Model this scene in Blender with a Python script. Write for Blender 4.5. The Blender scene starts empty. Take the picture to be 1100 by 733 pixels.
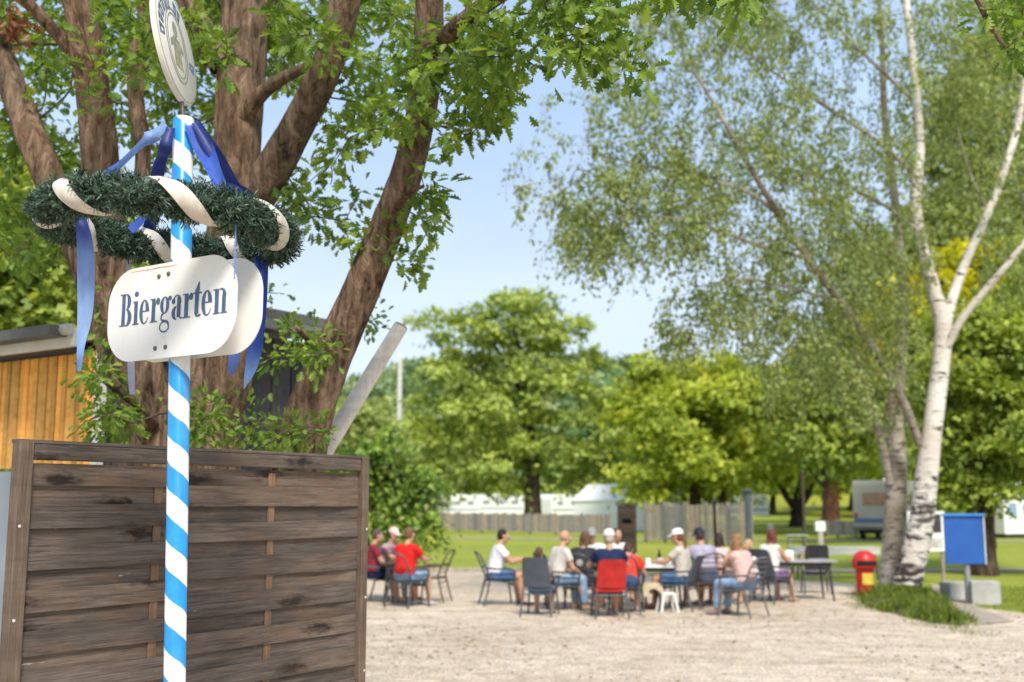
import bpy, bmesh, math, random
import numpy as np
from mathutils import Vector, Matrix, Quaternion

random.seed(11)
rng = np.random.default_rng(11)
R = math.radians
scene = bpy.context.scene
COL = scene.collection

# ------------------------------------------------------------------ camera
F_PX, W_PX, H_PX = 1200.0, 1100.0, 733.0
CAM_H, PITCH = 1.85, R(8.2)
cam_d = bpy.data.cameras.new('camera')
cam = bpy.data.objects.new('camera', cam_d)
COL.objects.link(cam)
cam_d.sensor_width = 36.0
cam_d.lens = 36.0 * F_PX / W_PX
cam_d.clip_start, cam_d.clip_end = 0.1, 4000
cam.location = (0, 0, CAM_H)
cam.rotation_euler = (R(90) + PITCH, 0, 0)
cam_d.dof.use_dof = True
cam_d.dof.focus_distance = 4.25
cam_d.dof.aperture_fstop = 2.3
cam_d.dof.aperture_blades = 9
scene.camera = cam

def ray(px, py):
    xc, yc = (px - W_PX / 2) / F_PX, (H_PX / 2 - py) / F_PX
    return Vector((xc, math.cos(PITCH) - yc * math.sin(PITCH), math.sin(PITCH) + yc * math.cos(PITCH)))

def P(px, py, Y):
    d = ray(px, py)
    return Vector((0, 0, CAM_H)) + d * (Y / d.y)

def G(px, py, z=0.0):
    d = ray(px, py)
    t = (z - CAM_H) / d.z
    return Vector((0, 0, CAM_H)) + d * t

# ------------------------------------------------------------------ materials
def _nt(name):
    m = bpy.data.materials.new(name)
    m.use_nodes = True
    nt = m.node_tree
    for n in list(nt.nodes):
        nt.nodes.remove(n)
    out = nt.nodes.new('ShaderNodeOutputMaterial')
    return m, nt, out

def N(nt, kind, **kw):
    n = nt.nodes.new(kind)
    for k, v in kw.items():
        if k in n.inputs:
            n.inputs[k].default_value = v
        else:
            setattr(n, k, v)
    return n

def ramp(nt, fac, stops):
    r = nt.nodes.new('ShaderNodeValToRGB')
    els = r.color_ramp.elements
    while len(els) < len(stops):
        els.new(0.5)
    for e, (p, c) in zip(els, stops):
        e.position = p
        e.color = (*c, 1) if len(c) == 3 else c
    nt.links.new(fac, r.inputs[0])
    return r.outputs[0]

def mixc(nt, fac, a, b, mode='MIX'):
    m = nt.nodes.new('ShaderNodeMix')
    m.data_type = 'RGBA'
    m.blend_type = mode
    for s, v in ((m.inputs[0], fac), (m.inputs[6], a), (m.inputs[7], b)):
        if isinstance(v, bpy.types.NodeSocket):
            nt.links.new(v, s)
        elif isinstance(v, (int, float)):
            s.default_value = v
        else:
            s.default_value = (*v, 1)
    return m.outputs[2]

def math_(nt, op, a, b=None):
    m = nt.nodes.new('ShaderNodeMath')
    m.operation = op
    for s, v in ((m.inputs[0], a), (m.inputs[1], b)):
        if v is None:
            continue
        if isinstance(v, bpy.types.NodeSocket):
            nt.links.new(v, s)
        else:
            s.default_value = v
    return m.outputs[0]

def coords(nt, scale=(1, 1, 1), kind='Object', rot=(0, 0, 0)):
    tc = nt.nodes.new('ShaderNodeTexCoord')
    mp = nt.nodes.new('ShaderNodeMapping')
    mp.inputs['Scale'].default_value = scale
    mp.inputs['Rotation'].default_value = rot
    nt.links.new(tc.outputs[kind], mp.inputs[0])
    return mp.outputs[0]

def noise(nt, vec, scale, detail=4, rough=0.55, dist=0.0):
    n = nt.nodes.new('ShaderNodeTexNoise')
    n.inputs['Scale'].default_value = scale
    n.inputs['Detail'].default_value = detail
    n.inputs['Roughness'].default_value = rough
    n.inputs['Distortion'].default_value = dist
    nt.links.new(vec, n.inputs['Vector'])
    return n.outputs['Fac']

def bsdf(nt, out, col, rough=0.6, metal=0.0, spec=0.4, height=None, bstr=0.3, bdist=0.02, **kw):
    b = nt.nodes.new('ShaderNodeBsdfPrincipled')
    if isinstance(col, bpy.types.NodeSocket):
        nt.links.new(col, b.inputs['Base Color'])
    else:
        b.inputs['Base Color'].default_value = (*col, 1)
    if isinstance(rough, bpy.types.NodeSocket):
        nt.links.new(rough, b.inputs['Roughness'])
    else:
        b.inputs['Roughness'].default_value = rough
    b.inputs['Metallic'].default_value = metal
    b.inputs['Specular IOR Level'].default_value = spec
    for k, v in kw.items():
        b.inputs[k].default_value = v
    if height is not None:
        bp = nt.nodes.new('ShaderNodeBump')
        bp.inputs['Strength'].default_value = bstr
        bp.inputs['Distance'].default_value = bdist
        nt.links.new(height, bp.inputs['Height'])
        nt.links.new(bp.outputs[0], b.inputs['Normal'])
    nt.links.new(b.outputs[0], out.inputs[0])
    return b

def plain(name, col, rough=0.6, var=0.18, scale=6.0, bump=0.15, bscale=60.0, metal=0.0, spec=0.4, **kw):
    """a surface colour with soft dirt variation and a fine bump"""
    m, nt, out = _nt(name)
    v = coords(nt)
    a = noise(nt, v, scale, 5)
    dark = tuple(c * (1 - var * 1.3) for c in col)
    lite = tuple(min(1, c * (1 + var * 0.8)) for c in col)
    c = ramp(nt, a, [(0.3, dark), (0.7, lite)])
    h = noise(nt, v, bscale, 3)
    bsdf(nt, out, c, rough, metal, spec, h, bump, 0.01, **kw)
    return m

def leaf_mat(name, dark, lite, trans=0.38, tint=None):
    """leaf colour from a per leaf tone, part of the light goes through the blade"""
    m, nt, out = _nt(name)
    at = nt.nodes.new('ShaderNodeAttribute')
    at.attribute_name = 'tone'
    c = ramp(nt, at.outputs['Fac'], [(0.0, dark), (1.0, lite)] if tint is None else [(0.0, dark), (0.85, lite), (1.0, tint)])
    b = nt.nodes.new('ShaderNodeBsdfPrincipled')
    nt.links.new(c, b.inputs['Base Color'])
    b.inputs['Roughness'].default_value = 0.5
    b.inputs['Specular IOR Level'].default_value = 0.3
    t = nt.nodes.new('ShaderNodeBsdfTranslucent')
    c2 = mixc(nt, 1.0, c, (1.25, 1.25, 0.6), 'MULTIPLY')
    nt.links.new(c2, t.inputs[0])
    mx = nt.nodes.new('ShaderNodeMixShader')
    mx.inputs[0].default_value = trans
    nt.links.new(b.outputs[0], mx.inputs[1])
    nt.links.new(t.outputs[0], mx.inputs[2])
    nt.links.new(mx.outputs[0], out.inputs[0])
    return m

# ------------------------------------------------------------------ objects
def tag(o, label=None, cat=None, group=None, kind=None):
    if label: o['label'] = label
    if cat: o['category'] = cat
    if group: o['group'] = group
    if kind: o['kind'] = kind
    return o

def empty(name, loc=(0, 0, 0), rz=0.0, label=None, cat=None, group=None):
    o = bpy.data.objects.new(name, None)
    o.empty_display_size = 0.2
    COL.objects.link(o)
    o.location = loc
    o.rotation_euler = (0, 0, rz)
    return tag(o, label, cat, group)

def link(name, me, mats, parent=None, smooth=False):
    o = bpy.data.objects.new(name, me)
    COL.objects.link(o)
    if not isinstance(mats, (list, tuple)):
        mats = [mats]
    if len(me.materials) == 0:
        for m in mats:
            me.materials.append(m)
    if parent is not None:
        o.parent = parent
    if smooth:
        me.polygons.foreach_set('use_smooth', np.ones(len(me.polygons), dtype=bool))
    return o

def np_mesh(name, verts, faces_flat, loop_totals, tone=None, matidx=None):
    me = bpy.data.meshes.new(name)
    verts = np.asarray(verts, dtype=np.float32).reshape(-1, 3)
    faces_flat = np.asarray(faces_flat, dtype=np.int32)
    loop_totals = np.asarray(loop_totals, dtype=np.int32)
    me.vertices.add(len(verts))
    me.vertices.foreach_set('co', verts.ravel())
    me.loops.add(len(faces_flat))
    me.loops.foreach_set('vertex_index', faces_flat)
    me.polygons.add(len(loop_totals))
    st = np.zeros(len(loop_totals), dtype=np.int32)
    st[1:] = np.cumsum(loop_totals)[:-1]
    me.polygons.foreach_set('loop_start', st)
    if matidx is not None:
        me.polygons.foreach_set('material_index', np.asarray(matidx, dtype=np.int32))
    me.update(calc_edges=True)
    if tone is not None:
        a = me.attributes.new('tone', 'FLOAT', 'POINT')
        a.data.foreach_set('value', np.asarray(tone, dtype=np.float32))
    return me

class MB:
    """collects shapes and links them as one mesh object"""
    def __init__(self):
        self.v, self.f, self.n = [], [], 0
    def add(self, verts, faces):
        self.v.extend([tuple(x) for x in verts])
        self.f.extend([tuple(i + self.n for i in f) for f in faces])
        self.n = len(self.v)
        return self
    def box(self, c, s, rz=0.0, M=None):
        cx, cy, cz = c
        hx, hy, hz = s[0] / 2, s[1] / 2, s[2] / 2
        vs = [Vector((x, y, z)) for z in (-hz, hz) for y in (-hy, hy) for x in (-hx, hx)]
        if M is None:
            M = Matrix.Rotation(rz, 3, 'Z')
        vs = [M @ v + Vector(c) for v in vs]
        return self.add(vs, [(0, 2, 3, 1), (4, 5, 7, 6), (0, 1, 5, 4), (2, 6, 7, 3), (0, 4, 6, 2), (1, 3, 7, 5)])
    def prism(self, pts2d, M, thick):
        """outline in local xz, extruded along local y by thick, placed by 4x4 M"""
        n = len(pts2d)
        vs = [M @ Vector((x, 0, z)) for x, z in pts2d] + [M @ Vector((x, thick, z)) for x, z in pts2d]
        fs = [tuple(range(n)), tuple(range(2 * n - 1, n - 1, -1))]
        fs += [(i, i + n, (i + 1) % n + n, (i + 1) % n) for i in range(n)]
        return self.add(vs, fs)
    def tube(self, pts, radii, sides=8, cap=True, wob=0.0, flat=1.0):
        pts = [Vector(p) for p in pts]
        if isinstance(radii, (int, float)):
            radii = [radii] * len(pts)
        vs, fs = [], []
        ref = None
        for i, p in enumerate(pts):
            t = (pts[min(i + 1, len(pts) - 1)] - pts[max(i - 1, 0)]).normalized()
            if ref is None:
                ref = Vector((1, 0, 0)) if abs(t.x) < 0.8 else Vector((0, 1, 0))
            u = (ref - t * ref.dot(t)).normalized()
            w = t.cross(u)
            ref = u
            for k in range(sides):
                a = 2 * math.pi * k / sides
                rr = radii[i] * (1 + (random.uniform(-wob, wob) if wob else 0))
                vs.append(p + u * math.cos(a) * rr + w * math.sin(a) * rr * flat)
        for i in range(len(pts) - 1):
            for k in range(sides):
                k2 = (k + 1) % sides
                fs.append((i * sides + k, i * sides + k2, (i + 1) * sides + k2, (i + 1) * sides + k))
        if cap:
            fs.append(tuple(range(sides - 1, -1, -1)))
            o = (len(pts) - 1) * sides
            fs.append(tuple(range(o, o + sides)))
        return self.add(vs, fs)
    def lathe(self, prof, c=(0, 0, 0), sides=16, M=None):
        vs, fs = [], []
        for r, z in prof:
            for k in range(sides):
                a = 2 * math.pi * k / sides
                v = Vector((r * math.cos(a), r * math.sin(a), z))
                if M is not None:
                    v = M @ v
                vs.append(v + Vector(c))
        n = len(prof)
        for i in range(n - 1):
            for k in range(sides):
                k2 = (k + 1) % sides
                fs.append((i * sides + k, i * sides + k2, (i + 1) * sides + k2, (i + 1) * sides + k))
        fs.append(tuple(range(sides - 1, -1, -1)))
        fs.append(tuple(range((n - 1) * sides, n * sides)))
        return self.add(vs, fs)
    def mesh(self, name):
        me = bpy.data.meshes.new(name)
        me.from_pydata(self.v, [], self.f)
        me.update()
        return me
    def build(self, name, mat, parent=None, smooth=False, bevel=0.0, segs=2):
        me = self.mesh(name)
        if bevel > 0:
            bm = bmesh.new()
            bm.from_mesh(me)
            bmesh.ops.remove_doubles(bm, verts=bm.verts, dist=1e-6)
            ed = [e for e in bm.edges if len(e.link_faces) == 2 and e.calc_face_angle(0) > 0.6]
            bmesh.ops.bevel(bm, geom=ed, offset=bevel, segments=segs, affect='EDGES', profile=0.5)
            bm.to_mesh(me)
            bm.free()
        o = link(name, me, mat, parent, smooth)
        if smooth and bevel == 0:
            try:
                me.set_sharp_from_angle(angle=R(40))
            except Exception:
                pass
        return o

def copy_tree(o, parent=None, group=None):
    c = o.copy()
    COL.objects.link(c)
    c.parent = parent
    for ch in [x for x in bpy.data.objects if x.parent is o]:
        copy_tree(ch, c)
    return c

def spline(pts, n):
    """Catmull-Rom through points (any dimension), n samples"""
    p = np.array([list(x) for x in pts], dtype=float)
    p = np.vstack([2 * p[0] - p[1], p, 2 * p[-1] - p[-2]])
    m = len(p) - 3
    out = []
    for t in np.linspace(0, m - 1e-6, n):
        i = int(t)
        f = t - i
        a, b, c, d = p[i], p[i + 1], p[i + 2], p[i + 3]
        out.append(0.5 * ((2 * b) + (-a + c) * f + (2 * a - 5 * b + 4 * c - d) * f * f + (-a + 3 * b - 3 * c + d) * f ** 3))
    return np.array(out)

# ------------------------------------------------------------------ leaves and wood
def unit(a):
    return a / np.maximum(np.linalg.norm(a, axis=-1, keepdims=True), 1e-9)

OAK_L = np.array([(0, 0), (.03, .12), (.17, .17), (.08, .28), (.30, .36), (.12, .46), (.40, .60), (.16, .68), (.31, .82), (.12, .86), (.11, .96), (0, 1.0)])
def leaf_template(kind):
    """returns verts (x across, y along, z up) and the face list"""
    if kind == 'oak':
        half = OAK_L
        vs = [(x, y, abs(x) * 0.35 - 0.25 * (y - .5) ** 2) for x, y in half]
        k = len(half)
        mir = [(-x, y * 0.985, abs(x) * 0.35 - 0.25 * (y - .5) ** 2) for x, y in half[1:-1]]
        vs += mir
        f1 = list(range(k))
        f2 = [0] + [k + i for i in range(len(mir))] + [k - 1]
        f2 = f2[::-1]
        return np.array(vs), [f1, f2]
    if kind == 'birch':
        vs = [(0, 0, 0), (.34, .32, .05), (.22, .66, .02), (0, 1, -.06), (-.22, .66, .02), (-.34, .32, .05)]
        return np.array(vs), [[0, 1, 2, 3], [0, 3, 4, 5]]
    if kind == 'tuft':
        vs = [(0, 0, 0), (.42, .3, .1), (.12, .55, .0), (.4, .85, -.08), (0, 1.05, -.1), (-.34, .8, -.05), (-.1, .5, .02), (-.45, .35, .1)]
        return np.array(vs), [list(range(8))]
    if kind == 'blade':
        vs = [(-.04, 0, 0), (.04, 0, 0), (.03, .6, .06), (0, 1, .25), (-.03, .6, .06)]
        return np.array(vs), [[0, 1, 2, 3, 4]]
    if kind == 'needle':
        vs = [(-.07, 0, 0), (.07, 0, 0), (.09, .6, .05), (.0, 1, .12), (-.09, .6, .05)]
        return np.array(vs), [[0, 1, 2, 3, 4]]

def leaves_mesh(name, pos, axis, nrm, size, tone, kind):
    pos, axis, nrm = np.asarray(pos), unit(np.asarray(axis)), np.asarray(nrm)
    side = unit(np.cross(axis, nrm))
    up = np.cross(side, axis)
    T, faces = leaf_template(kind)
    nv = len(T)
    size = np.asarray(size)[:, None, None]
    V = pos[:, None, :] + size * (T[None, :, 0:1] * side[:, None, :] + T[None, :, 1:2] * axis[:, None, :] + T[None, :, 2:3] * up[:, None, :])
    n = len(pos)
    flat = np.concatenate([np.array(f) for f in faces])
    tot = np.array([len(f) for f in faces])
    ff = (flat[None, :] + (np.arange(n) * nv)[:, None]).ravel()
    tt = np.tile(tot, n)
    tn = np.repeat(np.asarray(tone), nv)
    return np_mesh(name, V.reshape(-1, 3), ff, tt, tn)

class Skel:
    """tree skeleton: limbs first, twigs then join the nearest wood there is"""
    def __init__(self):
        self.p, self.par, self.r, self.limb = [], [], [], []
        self.tips = []
    def limb_line(self, pts, rad, attach=True):
        prev = -1
        if self.p and attach:
            d = np.linalg.norm(np.array(self.p) - np.array(pts[0]), axis=1)
            prev = int(np.argmin(d))
        for q, r in zip(pts, rad):
            self.p.append(np.array(q)); self.par.append(prev); self.r.append(r); self.limb.append(True)
            prev = len(self.p) - 1
    def sprays(self, targets, droop=0.05, jig=0.06, hang=None):
        targets = np.array(targets)
        base = np.array(self.p)
        d = np.array([np.min(np.linalg.norm(base - t, axis=1)) for t in targets])
        for i in np.argsort(d):
            t = targets[i]
            arr = np.array(self.p)
            dd = np.linalg.norm(arr - t, axis=1)
            dd = dd + 0.35 * np.maximum(0, arr[:, 2] - t[2])
            j = int(np.argmin(dd))
            a = arr[j]
            L = np.linalg.norm(t - a)
            if L < 0.05:
                continue
            n = max(3, min(9, int(L / 0.18) + 2))
            path = []
            bow = rng.normal(0, jig, 3) * L
            prev = j
            for k in range(1, n + 1):
                f = k / n
                q = a + (t - a) * f + bow * math.sin(math.pi * f) + np.array([0, 0, droop * L * math.sin(math.pi * f)])
                self.p.append(q); self.par.append(prev); self.r.append(0); self.limb.append(False)
                prev = len(self.p) - 1
                path.append(q)
            if hang:
                hl = rng.uniform(*hang)
                sway = rng.normal(0, .16, 2)
                dirv = unit(q - a)
                for k in range(1, 6):
                    f = k / 5
                    w_ = 1 - (1 - f) ** 2
                    q2 = q + dirv * hl * .35 * w_ + np.array([sway[0] * f * hl, sway[1] * f * hl, -hl * f * f])
                    self.p.append(q2); self.par.append(prev); self.r.append(0); self.limb.append(False)
                    prev = len(self.p) - 1
                    path.append(q2)
            self.tips.append((prev, np.array([a] + path)))
    def radii(self, tip=0.0028, ex=2.3):
        n = len(self.p)
        acc = np.zeros(n)
        rad = np.zeros(n)
        for i in range(n - 1, -1, -1):
            rr = max(tip ** ex, acc[i])
            rad[i] = rr ** (1 / ex)
            if self.par[i] >= 0 and not self.limb[i]:
                acc[self.par[i]] += rr if acc[self.par[i]] > 0 else rr
        self.rad = rad
        return rad
    def twig_mesh(self, name, sides=5, rmax=0.05):
        rad = self.radii()
        V, Fc, n = [], [], 0
        idx = [i for i in range(len(self.p)) if not self.limb[i] and self.par[i] >= 0]
        p = np.array(self.p)
        a = p[[self.par[i] for i in idx]]
        b = p[idx]
        ra = np.minimum(rmax, np.array([rad[i] for i in idx]) * 1.05)
        rb = np.minimum(rmax, np.array([rad[i] for i in idx]))
        t = unit(b - a)
        ref = np.where(np.abs(t[:, 2:3]) < 0.8, np.array([[0, 0, 1.0]]), np.array([[1.0, 0, 0]]))
        u = unit(np.cross(t, ref))
        w = np.cross(t, u)
        ang = np.arange(sides) * 2 * math.pi / sides
        ring = np.cos(ang)[None, :, None] * u[:, None, :] + np.sin(ang)[None, :, None] * w[:, None, :]
        A = a[:, None, :] + ring * ra[:, None, None]
        B = b[:, None, :] + ring * rb[:, None, None]
        V = np.concatenate([A, B], axis=1).reshape(-1, 3)
        m = len(idx)
        k = np.arange(sides)
        k2 = (k + 1) % sides
        q = np.stack([k, k2, k2 + sides, k + sides], axis=1)
        ff = (q[None] + (np.arange(m) * 2 * sides)[:, None, None]).reshape(-1)
        return np_mesh(name, V, ff, np.full(m * sides, 4))

def limb_tubes(name, limbs, sides=20, noise_amp=0.06, ridge=0.03, seed=1):
    """limbs: list of (pts, radii); lofted with lumps and furrows, one mesh"""
    r2 = np.random.default_rng(seed)
    V, Fc, n = [], [], 0
    for pts, rad in limbs:
        pts = np.array(pts)
        m = len(pts)
        ang = np.arange(sides) * 2 * math.pi / sides
        ph = r2.uniform(0, 6.28, 6)
        ref = np.array([1.0, 0, 0])
        rows = []
        s = 0
        for i in range(m):
            t = unit(pts[min(i + 1, m - 1)] - pts[max(i - 1, 0)])
            u = unit(ref - t * ref.dot(t))
            w = np.cross(t, u)
            ref = u
            if i: s += np.linalg.norm(pts[i] - pts[i - 1])
            lump = noise_amp * (np.sin(2 * ang + ph[0] + s * 1.7) + 0.7 * np.sin(3 * ang + ph[1] - s * 2.3) + 0.6 * math.sin(s * 4.1 + ph[2]))
            fur = ridge * np.sin(7 * ang + ph[3] + 1.5 * np.sin(s * 2 + ph[4])) + ridge * 0.5 * r2.normal(0, 1, sides)
            rr = rad[i] * (1 + lump + fur)
            rows.append(pts[i] + (np.cos(ang) * rr)[:, None] * u + (np.sin(ang) * rr)[:, None] * w)
        V.append(np.concatenate(rows))
        for i in range(m - 1):
            for k in range(sides):
                k2 = (k + 1) % sides
                Fc.append((n + i * sides + k, n + i * sides + k2, n + (i + 1) * sides + k2, n + (i + 1) * sides + k))
        Fc.append(tuple(n + (m - 1) * sides + k for k in range(sides)))
        n += m * sides
    flat = [i for f in Fc for i in f]
    return np_mesh(name, np.concatenate(V), flat, [len(f) for f in Fc])

def spray_leaves(sk, n_per, size, out=0.06, frac=0.6, droop=0.4, spread=1.0, tone_sd=0.2, low=None):
    pos, ax, nr, sz, tn = [], [], [], [], []
    for tip, path in sk.tips:
        m = len(path)
        cl = rng.uniform(0.25, 0.75)
        k_, sz_ = (low[1], size * low[2]) if low and path[-1][2] < low[0] else (n_per, size)
        for _ in range(max(1, int(rng.normal(k_, k_ * 0.25)))):
            f = 1 - frac * rng.random() ** 1.4
            x = f * (m - 1)
            i = min(int(x), m - 2)
            q = path[i] + (path[i + 1] - path[i]) * (x - i)
            d = unit(path[i + 1] - path[i])
            off = rng.normal(0, 1, 3)
            off -= d * off.dot(d) * 0.6
            off = unit(off)
            pos.append(q + off * out * rng.random())
            ax.append(off * spread + d * rng.uniform(0.1, 1.0) + np.array([0, 0, -droop * rng.random()]))
            nr.append(np.array([0, 0, 1.0]) + rng.normal(0, 0.55, 3))
            sz.append(sz_ * rng.uniform(0.6, 1.25))
            tn.append(np.clip(cl + rng.normal(0, tone_sd), 0, 1))
    return pos, ax, nr, sz, tn
# ------------------------------------------------------------------ light and sky
SUN_EL, SUN_AZ = R(48), R(168)
sun_dir = Vector((math.sin(SUN_AZ) * math.cos(SUN_EL), math.cos(SUN_AZ) * math.cos(SUN_EL), math.sin(SUN_EL)))
world = bpy.data.worlds.new('World')
scene.world = world
world.use_nodes = True
wn = world.node_tree
bg = wn.nodes['Background']
sky = wn.nodes.new('ShaderNodeTexSky')
sky.sky_type = 'NISHITA'
sky.sun_disc = False
sky.sun_elevation = SUN_EL
sky.sun_rotation = SUN_AZ
sky.altitude = 100
sky.air_density = 1.0
sky.dust_density = 1.2
sky.ozone_density = 1.0
tcw = wn.nodes.new('ShaderNodeTexCoord')
mpw = wn.nodes.new('ShaderNodeMapping')
mpw.inputs['Scale'].default_value = (1.2, 1.2, 4.0)
wn.links.new(tcw.outputs['Generated'], mpw.inputs[0])
cl = noise(wn, mpw.outputs[0], 2.2, 5, 0.5)
clr = ramp(wn, cl, [(0.40, (0.55, 0.55, 0.55)), (0.75, (0.85, 0.85, 0.85))])
sxw = wn.nodes.new('ShaderNodeSeparateXYZ')
wn.links.new(tcw.outputs['Generated'], sxw.inputs[0])
hz = ramp(wn, sxw.outputs[2], [(0.0, (6.9, 7.3, 7.7)), (0.14, (6.4, 7.1, 8.0)), (0.34, (4.9, 6.4, 8.8)), (0.6, (5.0, 6.2, 8.4))])
skc = mixc(wn, clr, sky.outputs[0], hz)
wn.links.new(skc, bg.inputs['Color'])
bg.inputs['Strength'].default_value = 0.15
sl = bpy.data.lights.new('sun', 'SUN')
so = bpy.data.objects.new('sun', sl)
COL.objects.link(so)
so.location = (-20, -30, 60)
so.rotation_euler = sun_dir.to_track_quat('Z', 'Y').to_euler()
sl.energy = 5.0
sl.angle = R(14)
sl.color = (1.0, 0.94, 0.84)
scene.view_settings.view_transform = 'Standard'
scene.view_settings.look = 'None'
scene.view_settings.exposure = 0
scene.view_settings.gamma = 1

# ------------------------------------------------------------------ ground
def grass_mat(name, c1, c2, c3, sc=1.0):
    m, nt, out = _nt(name)
    v = coords(nt)
    a = noise(nt, v, 0.12 * sc, 4, 0.6)
    b = noise(nt, v, 9.0 * sc, 6, 0.7)
    d = noise(nt, v, 1.3 * sc, 4, 0.65)
    base = ramp(nt, a, [(0.35, c1), (0.65, c2)])
    base = mixc(nt, ramp(nt, d, [(0.45, (0, 0, 0)), (0.75, (0.7, 0.7, 0.7))]), base, c3)
    fine = ramp(nt, b, [(0.3, (0.55, 0.6, 0.5)), (0.7, (1.15, 1.1, 1.0))])
    col = mixc(nt, 1.0, base, fine, 'MULTIPLY')
    h = noise(nt, v, 45 * sc, 3)
    bsdf(nt, out, col, 0.85, 0, 0.15, h, 0.8, 0.05)
    return m
M_LAWN = grass_mat('lawn_grass', (0.27, 0.335, 0.045), (0.37, 0.41, 0.060), (0.44, 0.43, 0.11))

def ground_z(x, y):
    z = 0.0
    if y > 105:
        t = min(1.0, (y - 105) / 120.0)
        z += 3.4 * t * t * (3 - 2 * t)
    if y > 215:
        t = min(1.0, (y - 215) / 210.0)
        rid = 37 + 7 * math.sin(x * 0.013 + 0.6) + 4 * math.sin(x * 0.031 + 2.0)
        z += rid * t * t * (3 - 2 * t)
    return z

xs = np.concatenate([np.linspace(-900, -130, 16), np.linspace(-120, 120, 31), np.linspace(130, 900, 16)])
ys = np.concatenate([np.linspace(-60, 100, 17), np.linspace(105, 240, 19), np.linspace(255, 440, 20), np.linspace(470, 1500, 8)])
gv = [(x, y, ground_z(x, y)) for y in ys for x in xs]
nx = len(xs)
gf = [(j * nx + i, j * nx + i + 1, (j + 1) * nx + i + 1, (j + 1) * nx + i) for j in range(len(ys) - 1) for i in range(nx - 1)]
g = MB().add(gv, gf).build('ground', M_LAWN, smooth=True)
tag(g, kind='structure')

# gravel plaza
m, nt, out = _nt('gravel')
v = coords(nt)
big = noise(nt, v, 0.35, 5, 0.6, 0.4)
mid = noise(nt, v, 2.6, 5, 0.65)
vo = nt.nodes.new('ShaderNodeTexVoronoi')
vo.inputs['Scale'].default_value = 38
nt.links.new(v, vo.inputs['Vector'])
peb = ramp(nt, vo.outputs['Color'], [(0.0, (0.52, 0.47, 0.40)), (0.5, (1.0, 0.97, 0.93)), (1.0, (1.35, 1.33, 1.30))])
c = ramp(nt, big, [(0.32, (0.61, 0.51, 0.395)), (0.55, (0.71, 0.605, 0.482)), (0.75, (0.78, 0.68, 0.56))])
c = mixc(nt, 0.75, c, peb, 'MULTIPLY')
c = mixc(nt, 1.0, c, ramp(nt, mid, [(0.3, (0.72, 0.70, 0.68)), (0.6, (1.05, 1.05, 1.05))]), 'MULTIPLY')
leafy = noise(nt, coords(nt, (1, 1, 1)), 16.0, 4, 0.7)
c = mixc(nt, ramp(nt, leafy, [(0.66, (0, 0, 0)), (0.78, (0.35, 0.35, 0.35))]), c, (0.34, 0.26, 0.17))
trk = noise(nt, coords(nt, (.5, 1.6, 1), rot=(0, 0, .35)), .8, 5, .6, .8)
c = mixc(nt, 1.0, c, ramp(nt, trk, [(.34, (.86, .84, .81)), (.52, (1, 1, 1)), (.7, (1.04, 1.03, 1.02))]), 'MULTIPLY')
bsdf(nt, out, c, 0.9, 0, 0.2, vo.outputs['Distance'], 0.9, 0.03)
M_GRAVEL = m

def sheet(name, outline, z, mat, kind='structure'):
    bm = bmesh.new()
    vs = [bm.verts.new((x, y, z)) for x, y in outline]
    f = bm.faces.new(vs)
    bmesh.ops.triangulate(bm, faces=[f])
    bmesh.ops.subdivide_edges(bm, edges=[e for e in bm.edges if e.calc_length() > 4], cuts=3)
    me = bpy.data.meshes.new(name)
    bm.to_mesh(me)
    bm.free()
    o = link(name, me, mat)
    for p in me.polygons:
        if p.normal.z < 0:
            p.flip()
    return tag(o, kind=kind)

far_edge = [(-9, 29.5), (-5.5, 30.0), (-2.2, 30.4), (1.0, 30.0), (3.0, 28.6), (5.2, 27.5), (7.2, 26.6), (8.6, 25.2)]
right_edge = [(7.9, 22.4), (8.2, 20.2), (9.0, 18.2), (10.5, 17.0), (14, 16.6), (26, 16.2)]
outline = far_edge + right_edge + [(26, -10), (-20, -10), (-20, 29)]
outl = []
for i, (x, y) in enumerate(outline):
    outl.append((x, y))
    if i < len(far_edge) + len(right_edge) - 1:
        x2, y2 = outline[i + 1]
        for k in range(1, 5):
            f = k / 5
            outl.append((x + (x2 - x) * f + random.uniform(-.10, .10), y + (y2 - y) * f + random.uniform(-.12, .12)))
gravel = sheet('gravel_plaza', outl, 0.012, M_GRAVEL)

# stone edging between the gravel and the lawn, and the paved strip by the blue board
M_KERB = plain('edging_stone', (0.40, 0.35, 0.27), 0.85, 0.25, 3.0, 0.4, 25)
kb = MB()
ke = spline(far_edge[:6], 60)
for i in range(len(ke) - 1):
    a, b = Vector((*ke[i], 0)), Vector((*ke[i + 1], 0))
    d = b - a
    kb.box(((a + b) / 2 + Vector((0, 0.1, 0.05))), (d.length * 0.97, 0.14, 0.12 + random.uniform(-.01, .015)), math.atan2(d.y, d.x))
tag(kb.build('kerb', M_KERB, bevel=0.012, segs=1), kind='structure')
M_PAVE = plain('paved_strip', (0.36, 0.30, 0.235), 0.9, 0.22, 2.0, 0.4, 20)
pl = [G(1000, 628), G(1022, 634), G(1052, 655), G(1088, 669), G(1050, 673), G(1026, 655), G(1004, 640)]
pave_poly = [(p.x, p.y) for p in pl]
sheet('paved_path', pave_poly, 0.024, M_PAVE)
pl = [(-8, 58), (4, 55.5), (12, 54.5), (30, 52), (30, 53.6), (12, 56.2), (4, 57.3), (-8, 60)]
sheet('park_path', pl, 0.02, M_PAVE)
pl = [(7.4, 30.2), (30, 31.5), (30, 32.6), (7.4, 31.2)]
sheet('side_path', pl, 0.02, M_PAVE)
M_MEADOW = grass_mat('meadow', (0.27, 0.30, 0.03), (0.38, 0.36, 0.03), (0.33, 0.33, 0.05), 0.4)
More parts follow.
